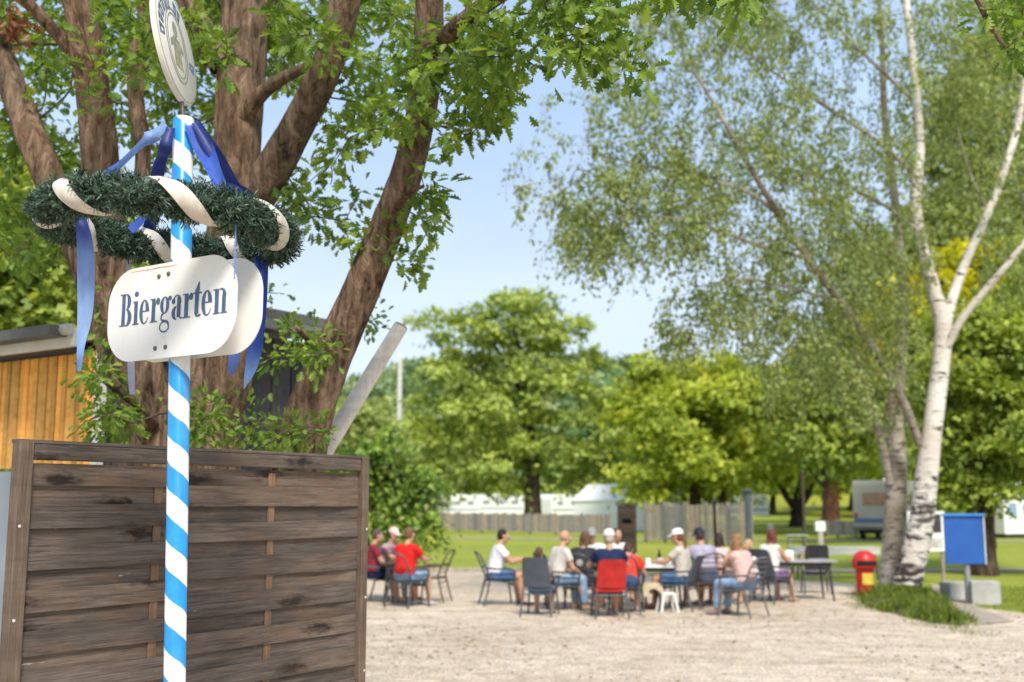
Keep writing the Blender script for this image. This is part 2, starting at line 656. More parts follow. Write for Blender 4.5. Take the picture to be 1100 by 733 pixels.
def drape(name, x0, x1, y0, y1, mat):
    vs, fs = [], []
    nxx, nyy = 14, 10
    for j in range(nyy):
        for i in range(nxx):
            x, y = x0 + (x1 - x0) * i / (nxx - 1), y0 + (y1 - y0) * j / (nyy - 1)
            if j in (0, nyy - 1): y += random.uniform(-4, 4)
            vs.append((x, y, ground_z(x, y) + 0.12))
    for j in range(nyy - 1):
        for i in range(nxx - 1):
            fs.append((j * nxx + i, j * nxx + i + 1, (j + 1) * nxx + i + 1, (j + 1) * nxx + i))
    return tag(MB().add(vs, fs).build(name, mat, smooth=True), kind='structure')
drape('meadow', -40, 110, 128, 200, M_MEADOW)

# ------------------------------------------------------------------ the striped sign pole
PY = 4.0
pole_top, pole_low = P(197, 127, PY), P(187.5, 733, PY)
pd = (pole_low - pole_top)
pole_base = pole_top + pd * (pole_top.z / -pd.z)
root = empty('sign_pole', pole_base, label='blue and white striped pole carrying the Biergarten plates and a round emblem disc', cat='sign')
axis = (pole_top - pole_base)
L = axis.length
m, nt, out = _nt('pole_stripes')
tc = nt.nodes.new('ShaderNodeTexCoord')
sp = nt.nodes.new('ShaderNodeSeparateXYZ')
nt.links.new(tc.outputs['Object'], sp.inputs[0])
ang = math_(nt, 'ARCTAN2', sp.outputs[1], sp.outputs[0])
ang = math_(nt, 'MULTIPLY', ang, 1 / (2 * math.pi))
wob = math_(nt, 'MULTIPLY', noise(nt, tc.outputs['Object'], 26.0, 4), 0.07)
fr = math_(nt, 'FRACT', math_(nt, 'ADD', math_(nt, 'ADD', math_(nt, 'MULTIPLY', sp.outputs[2], 1 / 0.1835), ang), wob))
blue_f = math_(nt, 'LESS_THAN', fr, 0.5)
dn = noise(nt, tc.outputs['Object'], 14, 6, 0.7)
wht = ramp(nt, dn, [(0.25, (0.66, 0.65, 0.62)), (0.6, (0.80, 0.80, 0.79))])
blu = ramp(nt, dn, [(0.25, (0.014, 0.21, 0.52)), (0.65, (0.022, 0.29, 0.66))])
c = mixc(nt, blue_f, wht, blu)
gm = noise(nt, coords(nt, (14, 14, 1.3)), 2.0, 6, .7)
c = mixc(nt, ramp(nt, gm, [(.52, (0, 0, 0)), (.75, (.38, .38, .38))]), c, (.30, .27, .22))
cp = noise(nt, coords(nt, (1, 1, .6)), 55, 4, .6)
c = mixc(nt, ramp(nt, cp, [(.70, (0, 0, 0)), (.73, (.8, .8, .8))]), c, (.42, .36, .29))
bsdf(nt, out, c, 0.35, 0, 0.45, noise(nt, tc.outputs['Object'], 25, 4), 0.08, 0.01)
M_POLE = m
pb = MB()
pb.lathe([(0.0375, 0), (0.0375, L - 0.006), (0.034, L)], sides=40)
po = pb.build('pole', M_POLE, root, smooth=True)
po.rotation_mode = 'QUATERNION'
po.rotation_quaternion = Vector((0, 0, 1)).rotation_difference(axis.normalized())

M_PLATE, nt, out = _nt('white_enamel')
gm = noise(nt, coords(nt, (5, 5, 2.2)), 2.2, 7, .72)
c = ramp(nt, gm, [(.34, (.86, .845, .81)), (.6, (.82, .80, .76)), (.78, (.66, .62, .55))])
sk_ = noise(nt, coords(nt, (1, 1, 1)), 70, 5, .7)
c = mixc(nt, ramp(nt, sk_, [(.68, (0, 0, 0)), (.76, (.5, .5, .5))]), c, (.45, .40, .33))
bsdf(nt, out, c, .34, 0, .5, noise(nt, coords(nt), 22, 3), .04, .01)
M_PLATE_EDGE = plain('cream_edge', (0.62, 0.54, 0.40), 0.6, 0.2)
M_INK, nt, out = _nt('letter_blue')
vv = coords(nt, (1, 1, 1))
ck = noise(nt, coords(nt, (160, 160, 30)), 1.0, 5, 0.7)
bsdf(nt, out, ramp(nt, ck, [(0.35, (0.045, 0.082, 0.165)), (0.62, (0.095, 0.145, 0.24)), (0.72, (0.30, 0.34, 0.38))]), 0.5)
M_RED = plain('red_scuff', (0.70, 0.30, 0.22), 0.6, 0.25, 30)
M_BOLT = plain('bolt_steel', (0.16, 0.13, 0.10), 0.45, 0.3, 80, metal=0.6)

d_s = Vector((0.832, -0.555, 0))
n_in = Vector((0.555, 0.832, 0))
def axis_at(px_y):
    f = (px_y - 127) / (733 - 127.0)
    return pole_top + pd * f
sc_ = axis_at(345)
sgn = Matrix(((d_s.x, n_in.x, 0, 0), (d_s.y, n_in.y, 0, 0), (0, 0, 1, 0), (0, 0, 0, 1)))
def rounded(w, h, r, n=10, bulge=0.0):
    pts = []
    for cx, cz, a0 in ((w - r, h - r, 0), (-w + r, h - r, 90), (-w + r, -h + r, 180), (w - r, -h + r, 270)):
        for k in range(n + 1):
            a = R(a0 + 90 * k / n)
            x, z = cx + r * math.cos(a), cz + r * math.sin(a)
            pts.append((x * (1 + bulge * (1 - (z / h) ** 2)), z))
    return pts
# glyphs, x height 1
class Glyphs:
    def __init__(self): self.mb, self.lay = MB(), 0
    def quad(self, ps, T):
        self.lay += 1
        y = -0.0004 - 0.00006 * (self.lay % 9)
        self.mb.add([T(x, z, y) for x, z in ps], [tuple(range(len(ps)))])
    def rect(self, x0, z0, x1, z1, T): self.quad([(x0, z0), (x1, z0), (x1, z1), (x0, z1)], T)
    def ring(self, cx, cz, ro, ri, a0, a1, T, n=22, dx=0.0):
        """ro/ri = (rx, rz) outer and inner radius; the inner one may be shifted by dx"""
        self.lay += 1
        y = -0.0004 - 0.00006 * (self.lay % 9)
        vs, fs = [], []
        for k in range(n + 1):
            a = R(a0 + (a1 - a0) * k / n)
            vs.append(T(cx + ro[0] * math.cos(a), cz + ro[1] * math.sin(a), y))
            vs.append(T(cx + dx + ri[0] * math.cos(a), cz + ri[1] * math.sin(a), y))
        for k in range(n):
            fs.append((2 * k, 2 * k + 1, 2 * k + 3, 2 * k + 2))
        self.mb.add(vs, fs)
def write(g, word, T0, ux, uz):
    st, hl, sf = 0.205, 0.055, 0.07
    x = 0.0
    adv = dict(B=.80, i=.38, e=.62, r=.55, g=.66, a=.62, t=.46, n=.74)
    for ch in word:
        T = lambda a, b, y, x=x: T0((x + a) * ux, b * uz, y)
        if ch == 'B':
            H = 1.38
            g.rect(.14, 0, .14 + st, H, T); g.rect(.03, 0, .44, hl, T); g.rect(.03, H - hl, .42, H, T)
            g.ring(.40, H * .745, (.27, H * .255), (.07, H * .255 - hl), -90, 90, T)
            g.ring(.42, H * .255, (.32, H * .268), (.09, H * .268 - hl), -90, 90, T)
        elif ch == 'i':
            g.rect(.08, 0, .08 + st, 1.0, T); g.rect(0, 0, .37, hl, T); g.rect(0, 1 - hl, .10, 1.0, T)
            g.ring(.19, 1.30, (.125, .115), (.001, .001), 0, 360, T)
        elif ch == 'e':
            g.ring(.29, .5, (.28, .52), (.09, .46), 0, 268, T, 30); g.ring(.30, .40, (.24, .42), (.20, .36), 262, 338, T, 10)
            g.rect(.14, .50, .55, .50 + hl, T); g.ring(.30, .5, (.27, .50), (.06, .45), 0, 60, T, 10)
        elif ch == 'r':
            g.rect(.10, 0, .10 + st, 1.0, T); g.rect(.02, 0, .43, hl, T); g.rect(.01, 1 - hl, .12, 1.0, T)
            g.ring(.47, .66, (.17, .36), (.14, .30), 90, 175, T, 12); g.ring(.455, .86, (.105, .15), (.001, .001), 0, 360, T)
        elif ch == 'g':
            g.ring(.28, .66, (.255, .36), (.075, .31), 0, 360, T, 32); g.ring(.56, .92, (.10, .10), (.001, .001), 0, 360, T)
            g.ring(.26, .16, (.19, .20), (.12, .10), 100, 250, T, 14)
            g.quad([(.20, .07), (.46, .02), (.56, -.10), (.50, -.20), (.42, -.08), (.18, -.04)], T)
            g.ring(.29, -.24, (.28, .24), (.23, .18), 0, 360, T, 32)
        elif ch == 'a':
            g.rect(.31, .08, .31 + st, .80, T); g.ring(.31, .74, (.23, .28), (.17, .22), 20, 165, T, 14); g.ring(.11, .76, (.10, .12), (.001, .001), 0, 360, T)
            g.ring(.28, .27, (.26, .29), (.07, .23), 90, 275, T, 22); g.ring(.55, .14, (.12, .14), (.08, .08), 180, 320, T, 10)
            g.ring(.31, .66, (.23, .36), (.0, .30), 0, 60, T, 8)
        elif ch == 't':
            g.rect(.11, .12, .11 + st, 1.12, T); g.quad([(.11, 1.05), (.34, 1.05), (.34, 1.42), (.27, 1.40)], T); g.rect(0, 1 - hl * 1.3, .46, 1.0, T)
            g.ring(.30, .18, (.19, .20), (.04, .13), 180, 330, T, 12)
        elif ch == 'n':
            g.rect(.09, 0, .09 + st, 1.0, T); g.rect(.01, 0, .37, hl, T); g.rect(0, 1 - hl, .12, 1.0, T)
            g.rect(.46, 0, .46 + st, .72, T); g.rect(.40, 0, .75, hl, T)
            g.ring(.43, .70, (.26, .32), (.06, .26), 0, 120, T, 14)
        x += adv[ch]
    return x * ux

def plate(side):
    off = -0.054 if side < 0 else 0.064
    o = empty('sign_plate')
    Mx = Matrix.Translation((sc_ - pole_base + Vector((0, 0, 0 if side < 0 else .010)))) @ sgn
    mb = MB()
    cx = 0.004
    out2 = [(x + cx, z) for x, z in rounded(0.340, 0.174, 0.132, 12, 0.02)]
    mb.prism(out2, Mx @ Matrix.Translation((0, off, 0)), 0.005)
    bpy.data.objects.remove(o)
    o = mb.build('sign_plate', M_PLATE, root)
    return o, Mx, off
o, Mx, off = plate(-1)
gl = Glyphs()
TX0, TZ0 = -0.275, -0.040
T0 = lambda a, b, y: Mx @ Vector((TX0 + a, off - 0.0006 + y, TZ0 + b))
tw = write(gl, 'Biergarten', T0, 0.097, 0.088)
le = gl.mb.build('lettering', M_INK, o)
for bx, bz in ((-0.058, .128), (-0.006, .132), (-0.062, -.136), (-0.006, -.136)):
    MB().lathe([(0.0085, 0), (0.0085, 0.003), (0.005, 0.006)], sides=12, M=(Mx @ Matrix.Translation((bx, off, bz)) @ Matrix.Rotation(R(90), 4, 'X'))).build('bolt', M_BOLT, o)
mb = MB()
n_ = 14
vs = []
for k in range(n_):
    x = -0.215 + 0.255 * k / (n_ - 1)
    w = 0.0016 * math.sin(math.pi * k / (n_ - 1)) + 0.0006
    zc = 0.160 + 0.0008 * math.sin(k)
    vs += [Mx @ Vector((x, off - 0.0007, zc - w)), Mx @ Vector((x, off - 0.0007, zc + w))]
mb.add(vs, [(2 * k, 2 * k + 2, 2 * k + 3, 2 * k + 1) for k in range(n_ - 1)])
mb.build('red_stripe', M_RED, o)
o2, _, _ = plate(1)
o2['label'] = 'blank back plate behind the lettered one'

# round emblem disc on the pole top
dc = P(187, 50, PY)
vw = (dc - Vector((0, 0, CAM_H))).normalized()
rgt = vw.cross(Vector((0, 0, 1))).normalized()
upv = rgt.cross(vw)
dn_ = (-0.24 * vw + 0.971 * (0.955 * rgt + 0.295 * upv)).normalized()
du = (Vector((0, 0, 1)) - dn_ * dn_.z).normalized()
dr = du.cross(dn_).normalized()
DM = Matrix(((dr.x, dn_.x, du.x, 0), (dr.y, dn_.y, du.y, 0), (dr.z, dn_.z, du.z, 0), (0, 0, 0, 1)))
DMx = Matrix.Translation(dc - pole_base) @ DM
mb = MB()
DR = 0.222
mb.lathe([(DR - .004, -.011), (DR, -.008), (DR, .006), (DR - .006, .0105)], sides=72, M=DMx @ Matrix.Rotation(R(-90), 4, 'X'))
M_DISC = plain('ivory_enamel', (0.74, 0.70, 0.62), 0.35, 0.08, 5, 0.03, 30)
disc = mb.build('emblem_disc', M_DISC, root, smooth=True)
TE = lambda a, b, y: DMx @ Vector((a, 0.0112 - y * 1.0, b))
M_EMB = plain('emblem_blue', (0.10, 0.16, 0.27), 0.5, 0.4, 40)
M_EMG = plain('emblem_grey', (0.30, 0.31, 0.25), 0.6, 0.3, 60)
for run in (((100, 112), (115, 126), (130, 141), (145, 157), (160, 170), (174, 188)), ((60, 70), (73, 84)), ((345, 358),)):
    eg = Glyphs()
    for a0, a1 in run:
        eg.ring(0, 0, (.192, .192), (.176, .176), a0, a1, TE, 4)
        eg.ring(0, 0, (.176, .176), (.148, .148), a0, a0 + 4, TE, 3)
        eg.ring(0, 0, (.150, .150), (.138, .138), a0, a1 - 2, TE, 4)
        eg.ring(0, 0, (.172, .172), (.150, .150), a1 - 4, a1 - 1, TE, 3)
    eg.mb.build('emblem_lettering', M_EMB, disc)
eg = Glyphs()
eg.ring(0, 0, (.118, .150), (.110, .142), 0, 360, TE, 48)
eg.ring(0, 0, (.098, .130), (.092, .124), 0, 360, TE, 48)
eg.ring(0, 0, (.217, .217), (.213, .213), 0, 360, TE, 60)
eg.mb.build('emblem_ring', M_EMG, disc)
eg = Glyphs()
eg.ring(0.0, 0.065, (.026, .032), (.001, .001), 0, 360, TE, 20)
eg.quad([(-.045, -.09), (.045, -.09), (.036, .03), (-.036, .03)], TE)
eg.quad([(-.075, .0), (-.03, .025), (-.03, -.005), (-.07, -.025)], TE)
eg.quad([(.075, .01), (.03, .025), (.03, -.005), (.07, -.015)], TE)
eg.mb.build('emblem_figure', plain('emblem_ochre', (0.34, 0.33, 0.22), 0.6, 0.4, 60), disc)
mb = MB()
mb.tube([pole_top - pole_base - axis.normalized() * .02, dc - du * (DR - .004) - pole_base], 0.008, 8)
mb.build('disc_bracket', M_BOLT, root)

# ------------------------------------------------------------------ wreath with ribbons
wc = P(181, 243, PY)
tilt = Matrix.Rotation(R(3.5), 3, 'Y') @ Matrix.Rotation(R(-2.5), 3, 'X') @ Matrix.Rotation(R(2), 3, 'X')
wreath = empty('wreath', wc, label='evergreen garland ring with cream and blue ribbons hanging round the striped pole', cat='wreath')
RR, TR = 0.405, 0.054
def tor(a, b, r):
    c = Vector((math.cos(a), math.sin(a), 0))
    return tilt @ (c * (RR + r * math.cos(b)) + Vector((0, 0, 1)) * r * math.sin(b))
mb = MB()
na, nb = 72, 14
vs = [tor(2 * math.pi * i / na, 2 * math.pi * j / nb, TR * 0.80 * (1 + .12 * math.sin(i * 1.3 + j))) for i in range(na) for j in range(nb)]
fs = [(i * nb + j, ((i + 1) % na) * nb + j, ((i + 1) % na) * nb + (j + 1) % nb, i * nb + (j + 1) % nb) for i in range(na) for j in range(nb)]
M_WCORE = plain('garland_core', (0.035, 0.045, 0.025), 0.9, 0.4, 30)
mb.add(vs, fs)
mb.build('garland_core', M_WCORE, wreath, smooth=True)
pos, ax, nr, sz, tn = [], [], [], [], []
for i in range(8200):
    a, b = random.uniform(0, 6.283), random.uniform(0, 6.283)
    lump = 1 + 0.13 * math.sin(a * 9 + 2 * b) + 0.12 * math.sin(a * 23 - b) + .10 * math.sin(a * 41 + 3 * b)
    phs = (b + 7 * (a - 0.45) - 1.2 + math.pi) % (2 * math.pi) - math.pi
    if abs(phs) < .86: continue      # the band presses the needles flat here
    p0 = tor(a, b, TR * random.uniform(0.62, 0.97) * lump)
    c0 = tor(a, b, 0)
    outw = (p0 - c0).normalized()
    tan = tilt @ Vector((-math.sin(a), math.cos(a), 0)) * random.choice((-1, 1))
    d = (outw * random.uniform(0.2, .9) + tan * random.uniform(.2, 1) + Vector((random.gauss(0, .4), random.gauss(0, .4), random.gauss(0, .4)))).normalized()
    t0 = random.random()
    for k in range(9):
        f = random.uniform(0, .03)
        q = p0 + d * f
        dd = d * 0.6 + Vector((random.gauss(0, .55), random.gauss(0, .55), random.gauss(0, .55)))
        pos.append(q); ax.append(dd); nr.append(outw + Vector((random.gauss(0, .5), random.gauss(0, .5), random.gauss(0, .5))))
        sz.append(random.uniform(.014, .028)); tn.append(min(1, max(0, t0 * .85 + random.uniform(-.05, .15))))
M_NEEDLE = leaf_mat('garland_needles', (0.010, 0.028, 0.018), (0.120, 0.190, 0.135), 0.12, (0.25, 0.23, 0.14))
link('garland_needles', leaves_mesh('garland_needles', np.array([list(p) for p in pos]), np.array([list(p) for p in ax]), np.array([list(p) for p in nr]), sz, tn, 'needle'), M_NEEDLE, wreath)

def strip(name, pts, widths, wdir, mat, parent, n=40, curl=0.0, ripple=0.0):
    pts = spline(pts, n)
    wd = spline([(w,) for w in widths], n)[:, 0]
    vs, fs = [], []
    cols = 5
    for i, p in enumerate(pts):
        t = Vector(pts[min(i + 1, n - 1)] - pts[max(i - 1, 0)]).normalized()
        wv = wdir[i] if isinstance(wdir, list) else Vector(wdir)
        wv = (wv - t * wv.dot(t)).normalized()
        nv = t.cross(wv)
        for k in range(cols):
            s = k / (cols - 1) - 0.5
            off = nv * (curl * (4 * s * s - 0.4) * wd[i] + ripple * math.sin(i * 0.55 + s * 3))
            vs.append(Vector(p) + wv * (s * wd[i]) + off)
    for i in range(n - 1):
        for k in range(cols - 1):
            fs.append((i * cols + k, i * cols + k + 1, (i + 1) * cols + k + 1, (i + 1) * cols + k))
    return MB().add(vs, fs).build(name, mat, parent, smooth=True)

def cloth(name, stops, kind='Generated', rough=0.5, sheen=0.3, axis_i=2):
    m, nt, out = _nt(name)
    tc = nt.nodes.new('ShaderNodeTexCoord')
    sp = nt.nodes.new('ShaderNodeSeparateXYZ')
    nt.links.new(tc.outputs[kind], sp.inputs[0])
    c = ramp(nt, sp.outputs[axis_i], stops)
    w = noise(nt, coords(nt, (1, 1, .25)), 40, 3)
    c = mixc(nt, 1.0, c, ramp(nt, w, [(0.3, (.82, .82, .82)), (0.7, (1.1, 1.1, 1.1))]), 'MULTIPLY')
    b = nt.nodes.new('ShaderNodeBsdfPrincipled')
    nt.links.new(c, b.inputs['Base Color'])
    b.inputs['Roughness'].default_value = rough
    t = nt.nodes.new('ShaderNodeBsdfTranslucent')
    nt.links.new(c, t.inputs[0])
    mx = nt.nodes.new('ShaderNodeMixShader')
    mx.inputs[0].default_value = 0.25
    nt.links.new(b.outputs[0], mx.inputs[1]); nt.links.new(t.outputs[0], mx.inputs[2])
    nt.links.new(mx.outputs[0], out.inputs[0])
    return m
M_CREAM = cloth('cream_satin', [(0, (0.74, 0.66, 0.54)), (1, (0.86, 0.80, 0.72))])
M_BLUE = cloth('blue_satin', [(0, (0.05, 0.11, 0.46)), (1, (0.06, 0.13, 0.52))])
M_BLUE_SHEEN = cloth('blue_satin_sheen', [(0, (0.13, 0.24, 0.60)), (0.25, (0.30, 0.45, 0.75)), (.72, (0.20, 0.32, 0.68)), (0.9, (0.05, 0.09, 0.45)), (1, (0.05, 0.09, 0.42))])  # pale stretch is satin sheen painted into the blue
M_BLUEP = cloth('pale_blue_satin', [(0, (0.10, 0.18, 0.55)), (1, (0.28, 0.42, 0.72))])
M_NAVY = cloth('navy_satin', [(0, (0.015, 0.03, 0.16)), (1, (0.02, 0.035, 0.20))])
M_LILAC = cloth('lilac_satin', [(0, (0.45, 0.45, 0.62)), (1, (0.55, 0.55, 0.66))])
M_BLUET = cloth('deep_blue_ribbon', [(0, (0.30, 0.50, 0.70)), (0.12, (0.20, 0.36, 0.72)), (0.3, (0.04, 0.10, 0.50)), (1, (0.02, 0.04, 0.30))])  # paler lower end: sheen and translucence put into the colour
# cream band wound round the ring
turns = 7
n = 420
rows, wdirs = [], []
for i in range(n):
    a = 2 * math.pi * i / (n - 1) + 0.45
    b = -turns * 2 * math.pi * i / (n - 1) + 1.2
    rows.append((a, b))
vs, fs = [], []
for i, (a, b) in enumerate(rows):
    for k in range(5):
        s = (k / 4 - 0.5) * 0.076
        vs.append(tor(a + s / RR, b, TR * (1.30 + .04 * math.sin(a * 9) - 0.05 * abs(k - 2))))
fs = [(i * 5 + k, i * 5 + k + 1, (i + 1) * 5 + k + 1, (i + 1) * 5 + k) for i in range(n - 1) for k in range(4)]
MB().add(vs, fs).build('cream_ribbon', M_CREAM, wreath, smooth=True)
rel = lambda px, py, Y: P(px, py, Y) - wc
XD = Vector((1, 0, 0))
tp = lambda dx, dy: P(196 + dx, 133 + dy, PY - 0.04) - wc
strip('hanger_ribbon', [tp(-18, 0), tp(-40, 20), rel(128, 180, 3.78), rel(112, 192, 3.72)], [.05, .055, .05, .05], Vector((.45, 0, 1)), M_BLUEP, wreath, 24, 0.2)
strip('hanger_ribbon', [tp(-12, 4), tp(-20, 30), rel(170, 180, 4.22), rel(160, 250, 4.38)], [.03, .05, .05, .05], Vector((1, .2, .3)), M_NAVY, wreath, 24, 0.2)
strip('hanger_ribbon', [tp(10, 0), tp(24, 28), rel(232, 188, 3.86), rel(243, 214, 3.78)], [.055, .07, .05, .04], Vector((1, 0, .3)), M_BLUE, wreath, 24, 0.3)
strip('hanger_ribbon', [tp(14, -2), tp(40, 40), rel(252, 200, 4.1), rel(268, 215, 4.12)], [.03, .05, .05, .06], Vector((1, 0, .3)), M_NAVY, wreath, 24, 0.3)
strip('ribbon_loop', [rel(236, 200, 3.72), rel(246, 205, 3.70), rel(256, 210, 3.74), rel(260, 216, 3.8)], [.03, .05, .05, .03], Vector((0, 0, 1)), M_BLUE, wreath, 12, 0.3)
strip('ribbon_tail', [rel(86, 230, 3.83), rel(92, 270, 3.81), rel(92, 330, 3.81), rel(87, 372, 3.82), rel(85, 399, 3.83)], [.034, .056, .052, .026, .012], Vector((1, .25, 0)), M_BLUE_SHEEN, wreath, 46, 0.22, 0.002)
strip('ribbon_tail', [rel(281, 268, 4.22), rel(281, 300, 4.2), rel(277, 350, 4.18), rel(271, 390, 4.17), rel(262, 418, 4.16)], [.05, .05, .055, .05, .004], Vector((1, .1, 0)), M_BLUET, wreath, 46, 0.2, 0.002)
strip('ribbon_tail', [rel(254, 205, 3.72), rel(253, 250, 3.71), rel(252, 300, 3.71)], [.008, .006, .004], Vector((1, .6, 0)), M_BLUEP, wreath, 20)
strip('ribbon_tail', [rel(256, 262, 4.3), rel(255, 330, 4.28), rel(252, 380, 4.26), rel(248, 402, 4.25)], [.03, .05, .045, .02], Vector((1, .2, 0)), M_BLUEP, wreath, 30, 0.2)
strip('ribbon_tail', [rel(138, 275, 4.36), rel(140, 340, 4.34), rel(141, 400, 4.33), rel(142, 424, 4.32)], [.02, .028, .026, .02], Vector((1, .2, 0)), M_LILAC, wreath, 26, 0.2)
strip('ribbon_tail', [rel(158, 228, 4.3), rel(148, 240, 4.25), rel(140, 248, 4.22)], [.03, .035, .03], Vector((0, .3, 1)), M_BLUE, wreath, 12)

# ------------------------------------------------------------------ wooden fence panel
def wood_mat(name, c_dark, c_mid, c_lite, along='x', knots=True, scale=1.0, bump=0.35, vary=True):
    m, nt, out = _nt(name)
    rnd = nt.nodes.new('ShaderNodeNewGeometry')
    tc = nt.nodes.new('ShaderNodeTexCoord')
    sh = nt.nodes.new('ShaderNodeVectorMath')
    sh.operation = 'MULTIPLY_ADD'
    cmb = nt.nodes.new('ShaderNodeCombineXYZ')
    for i, k in enumerate((13.0, 7.0, 9.0)):
        nt.links.new(math_(nt, 'MULTIPLY', rnd.outputs['Random Per Island'], k), cmb.inputs[i])
    nt.links.new(cmb.outputs[0], sh.inputs[0])
    sh.inputs[1].default_value = (1, 1, 1)
    nt.links.new(tc.outputs['Object'], sh.inputs[2])
    def mp(sc):
        n = nt.nodes.new('ShaderNodeMapping')
        n.inputs['Scale'].default_value = sc
        nt.links.new(sh.outputs[0], n.inputs[0])
        return n.outputs[0]
    k = scale
    sc = (2.2 * k, 26 * k, 46 * k) if along == 'x' else (46 * k, 46 * k, 2.2 * k)
    fs = (7 * k, 90 * k, 190 * k) if along == 'x' else (190 * k, 190 * k, 7 * k)
    gr = noise(nt, mp(sc), 1.0, 9, 0.72, 0.5)
    fg = noise(nt, mp(fs), 1.0, 5, 0.7)
    pt = noise(nt, mp((1.2, 1.2, 6)), 2.3, 4, 0.6)
    gr2 = math_(nt, 'ADD', math_(nt, 'MULTIPLY', gr, .5), math_(nt, 'MULTIPLY', fg, .5))
    c = ramp(nt, gr2, [(0.36, c_dark), (0.47, c_mid), (0.66, c_lite)])
    c = mixc(nt, ramp(nt, pt, [(0.38, (0, 0, 0)), (0.68, (.6, .6, .6))]), c, tuple(x * .6 for x in c_mid))
    tone = ramp(nt, rnd.outputs['Random Per Island'], [(0, (.60, .62, .66)), (0.4, (.90, .92, .96)), (.7, (1.08, 1, .93)), (1, (1.40, 1.18, .98))])
    if vary: c = mixc(nt, 1.0, c, tone, 'MULTIPLY')
    if knots:
        vo = nt.nodes.new('ShaderNodeTexVoronoi')
        vo.inputs['Scale'].default_value = 1.0
        nd = noise(nt, mp((9, 9, 26)), 2.0, 4)
        vo.voronoi_dimensions = '2D'
        ks = nt.nodes.new('ShaderNodeSeparateXYZ')
        nt.links.new(mp((1.25, 1, 4.6)), ks.inputs[0])
        kc = nt.nodes.new('ShaderNodeCombineXYZ')
        nt.links.new(ks.outputs[0], kc.inputs[0]); nt.links.new(ks.outputs[2], kc.inputs[1])
        nt.links.new(kc.outputs[0], vo.inputs['Vector'])
        kd = math_(nt, 'ADD', vo.outputs['Distance'], math_(nt, 'MULTIPLY', math_(nt, 'SUBTRACT', nd, 0.5), 0.30))
        c = mixc(nt, ramp(nt, kd, [(0.05, (.95, .95, .95)), (0.10, (.5, .5, .5)), (0.17, (0, 0, 0))]), c, (0.020, 0.014, 0.011))
        chp = noise(nt, mp((9, 30, 70)), 1.0, 3, .6)
        c = mixc(nt, ramp(nt, chp, [(.73, (0, 0, 0)), (.76, (.75, .75, .75))]), c, (.46, .40, .33))
        brn = noise(nt, mp((2.5, 2, 9)), 1.0, 5, .65)
        c = mixc(nt, ramp(nt, brn, [(.52, (0, 0, 0)), (.66, (.38, .38, .38))]), c, (.19, .105, .058))
    bsdf(nt, out, c, 0.75, 0, 0.22, gr2, bump, 0.008)
    return m
M_FENCE = wood_mat('weathered_boards', (0.038, 0.029, 0.024), (0.134, 0.103, 0.081), (0.275, 0.212, 0.165))
M_FENCEV = wood_mat('weathered_post', (0.075, 0.052, 0.038), (0.165, 0.115, 0.080), (0.26, 0.19, 0.135), along='z', knots=False)
FZ = 4.3
fA = P(17, 472, FZ)
f_d = Vector((0.555, 0.832, 0))
f_n = Vector((-0.832, 0.555, 0))
fence = empty('fence_panel', (fA.x, fA.y, 0), math.atan2(0.832, 0.555), label='dark brown weathered wooden screen of woven horizontal boards behind the striped pole', cat='fence')
FL, FT = 2.03, fA.z
mb = MB()
nb_, pitch = 24, 0.0805
for i in range(nb_):
    zc = FT - 0.092 - pitch * (i + 0.5)
    if zc < 0.12: break
    sgn_ = 1 if i % 2 else -1
    vs, fs = [], []
    ns = 34
    h = 0.0440 + (.0025 if i % 3 else -.001)
    for k in range(ns + 1):
        s = 0.062 + (FL - 0.124) * k / ns
        u = (s - 0.04) / (FL - 0.08)
        wv = sgn_ * (0.0075 if u < .9 else .0075 * (1.0 - u) / .1 + .002) * math.tanh((0.388 - u) * 40) + .0008 * ((i * 7) % 5 - 2) * (2 * u - 1)
        th = 0.0075
        sag = 0.0015 * math.sin(k * .3 + i * 1.7)
        vs += [(s, wv - th / 2, zc - h + sag), (s, wv + th / 2, zc - h + sag), (s, wv + th / 2, zc + h + sag), (s, wv - th / 2, zc + h + sag)]
    for k in range(ns):
        for q in range(4):
            fs.append((k * 4 + q, (k + 1) * 4 + q, (k + 1) * 4 + (q + 1) % 4, k * 4 + (q + 1) % 4))
    fs += [(3, 2, 1, 0), (ns * 4, ns * 4 + 1, ns * 4 + 2, ns * 4 + 3)]
    mb.add(vs, fs)
mb.build('slat_panel', M_FENCE, fence)
for s in (FL / 3 + .005, 2 * FL / 3 - .005):
    MB().box((s, 0, FT / 2 - .02), (0.042, 0.007, FT - .16)).build('batten', M_FENCEV, fence, bevel=.002, segs=1)
MB().box((FL / 2, -0.004, FT - 0.045), (FL - 0.13, 0.042, 0.062)).build('top_rail', M_FENCE, fence, bevel=.004)
for s, w in ((0.03, 0.062), (FL - 0.031, 0.05)):
    MB().box((s, -0.006, FT / 2 - .004), (w, 0.05, FT)).build('post', M_FENCEV, fence, bevel=.004)
MB().box((FL / 2, 0, FT - 0.006), (FL + 0.004, 0.052, 0.014)).build('cap_rail', M_FENCE, fence, bevel=.003)
mb = MB()
M_SCREW = plain('screw_head', (0.70, 0.68, 0.62), 0.35, .1, metal=.4)
for z in (FT - .33, FT - .68, FT - 1.05):
    for sx, dz in ((0.018, 0), (FL - .02, .05)):
        MB().lathe([(0.0065, 0), (0.0065, .002), (.003, .004)], sides=10, M=Matrix.Translation((sx, -0.0312, z - dz)) @ Matrix.Rotation(R(90), 4, 'X')).build('screw', M_SCREW, fence)

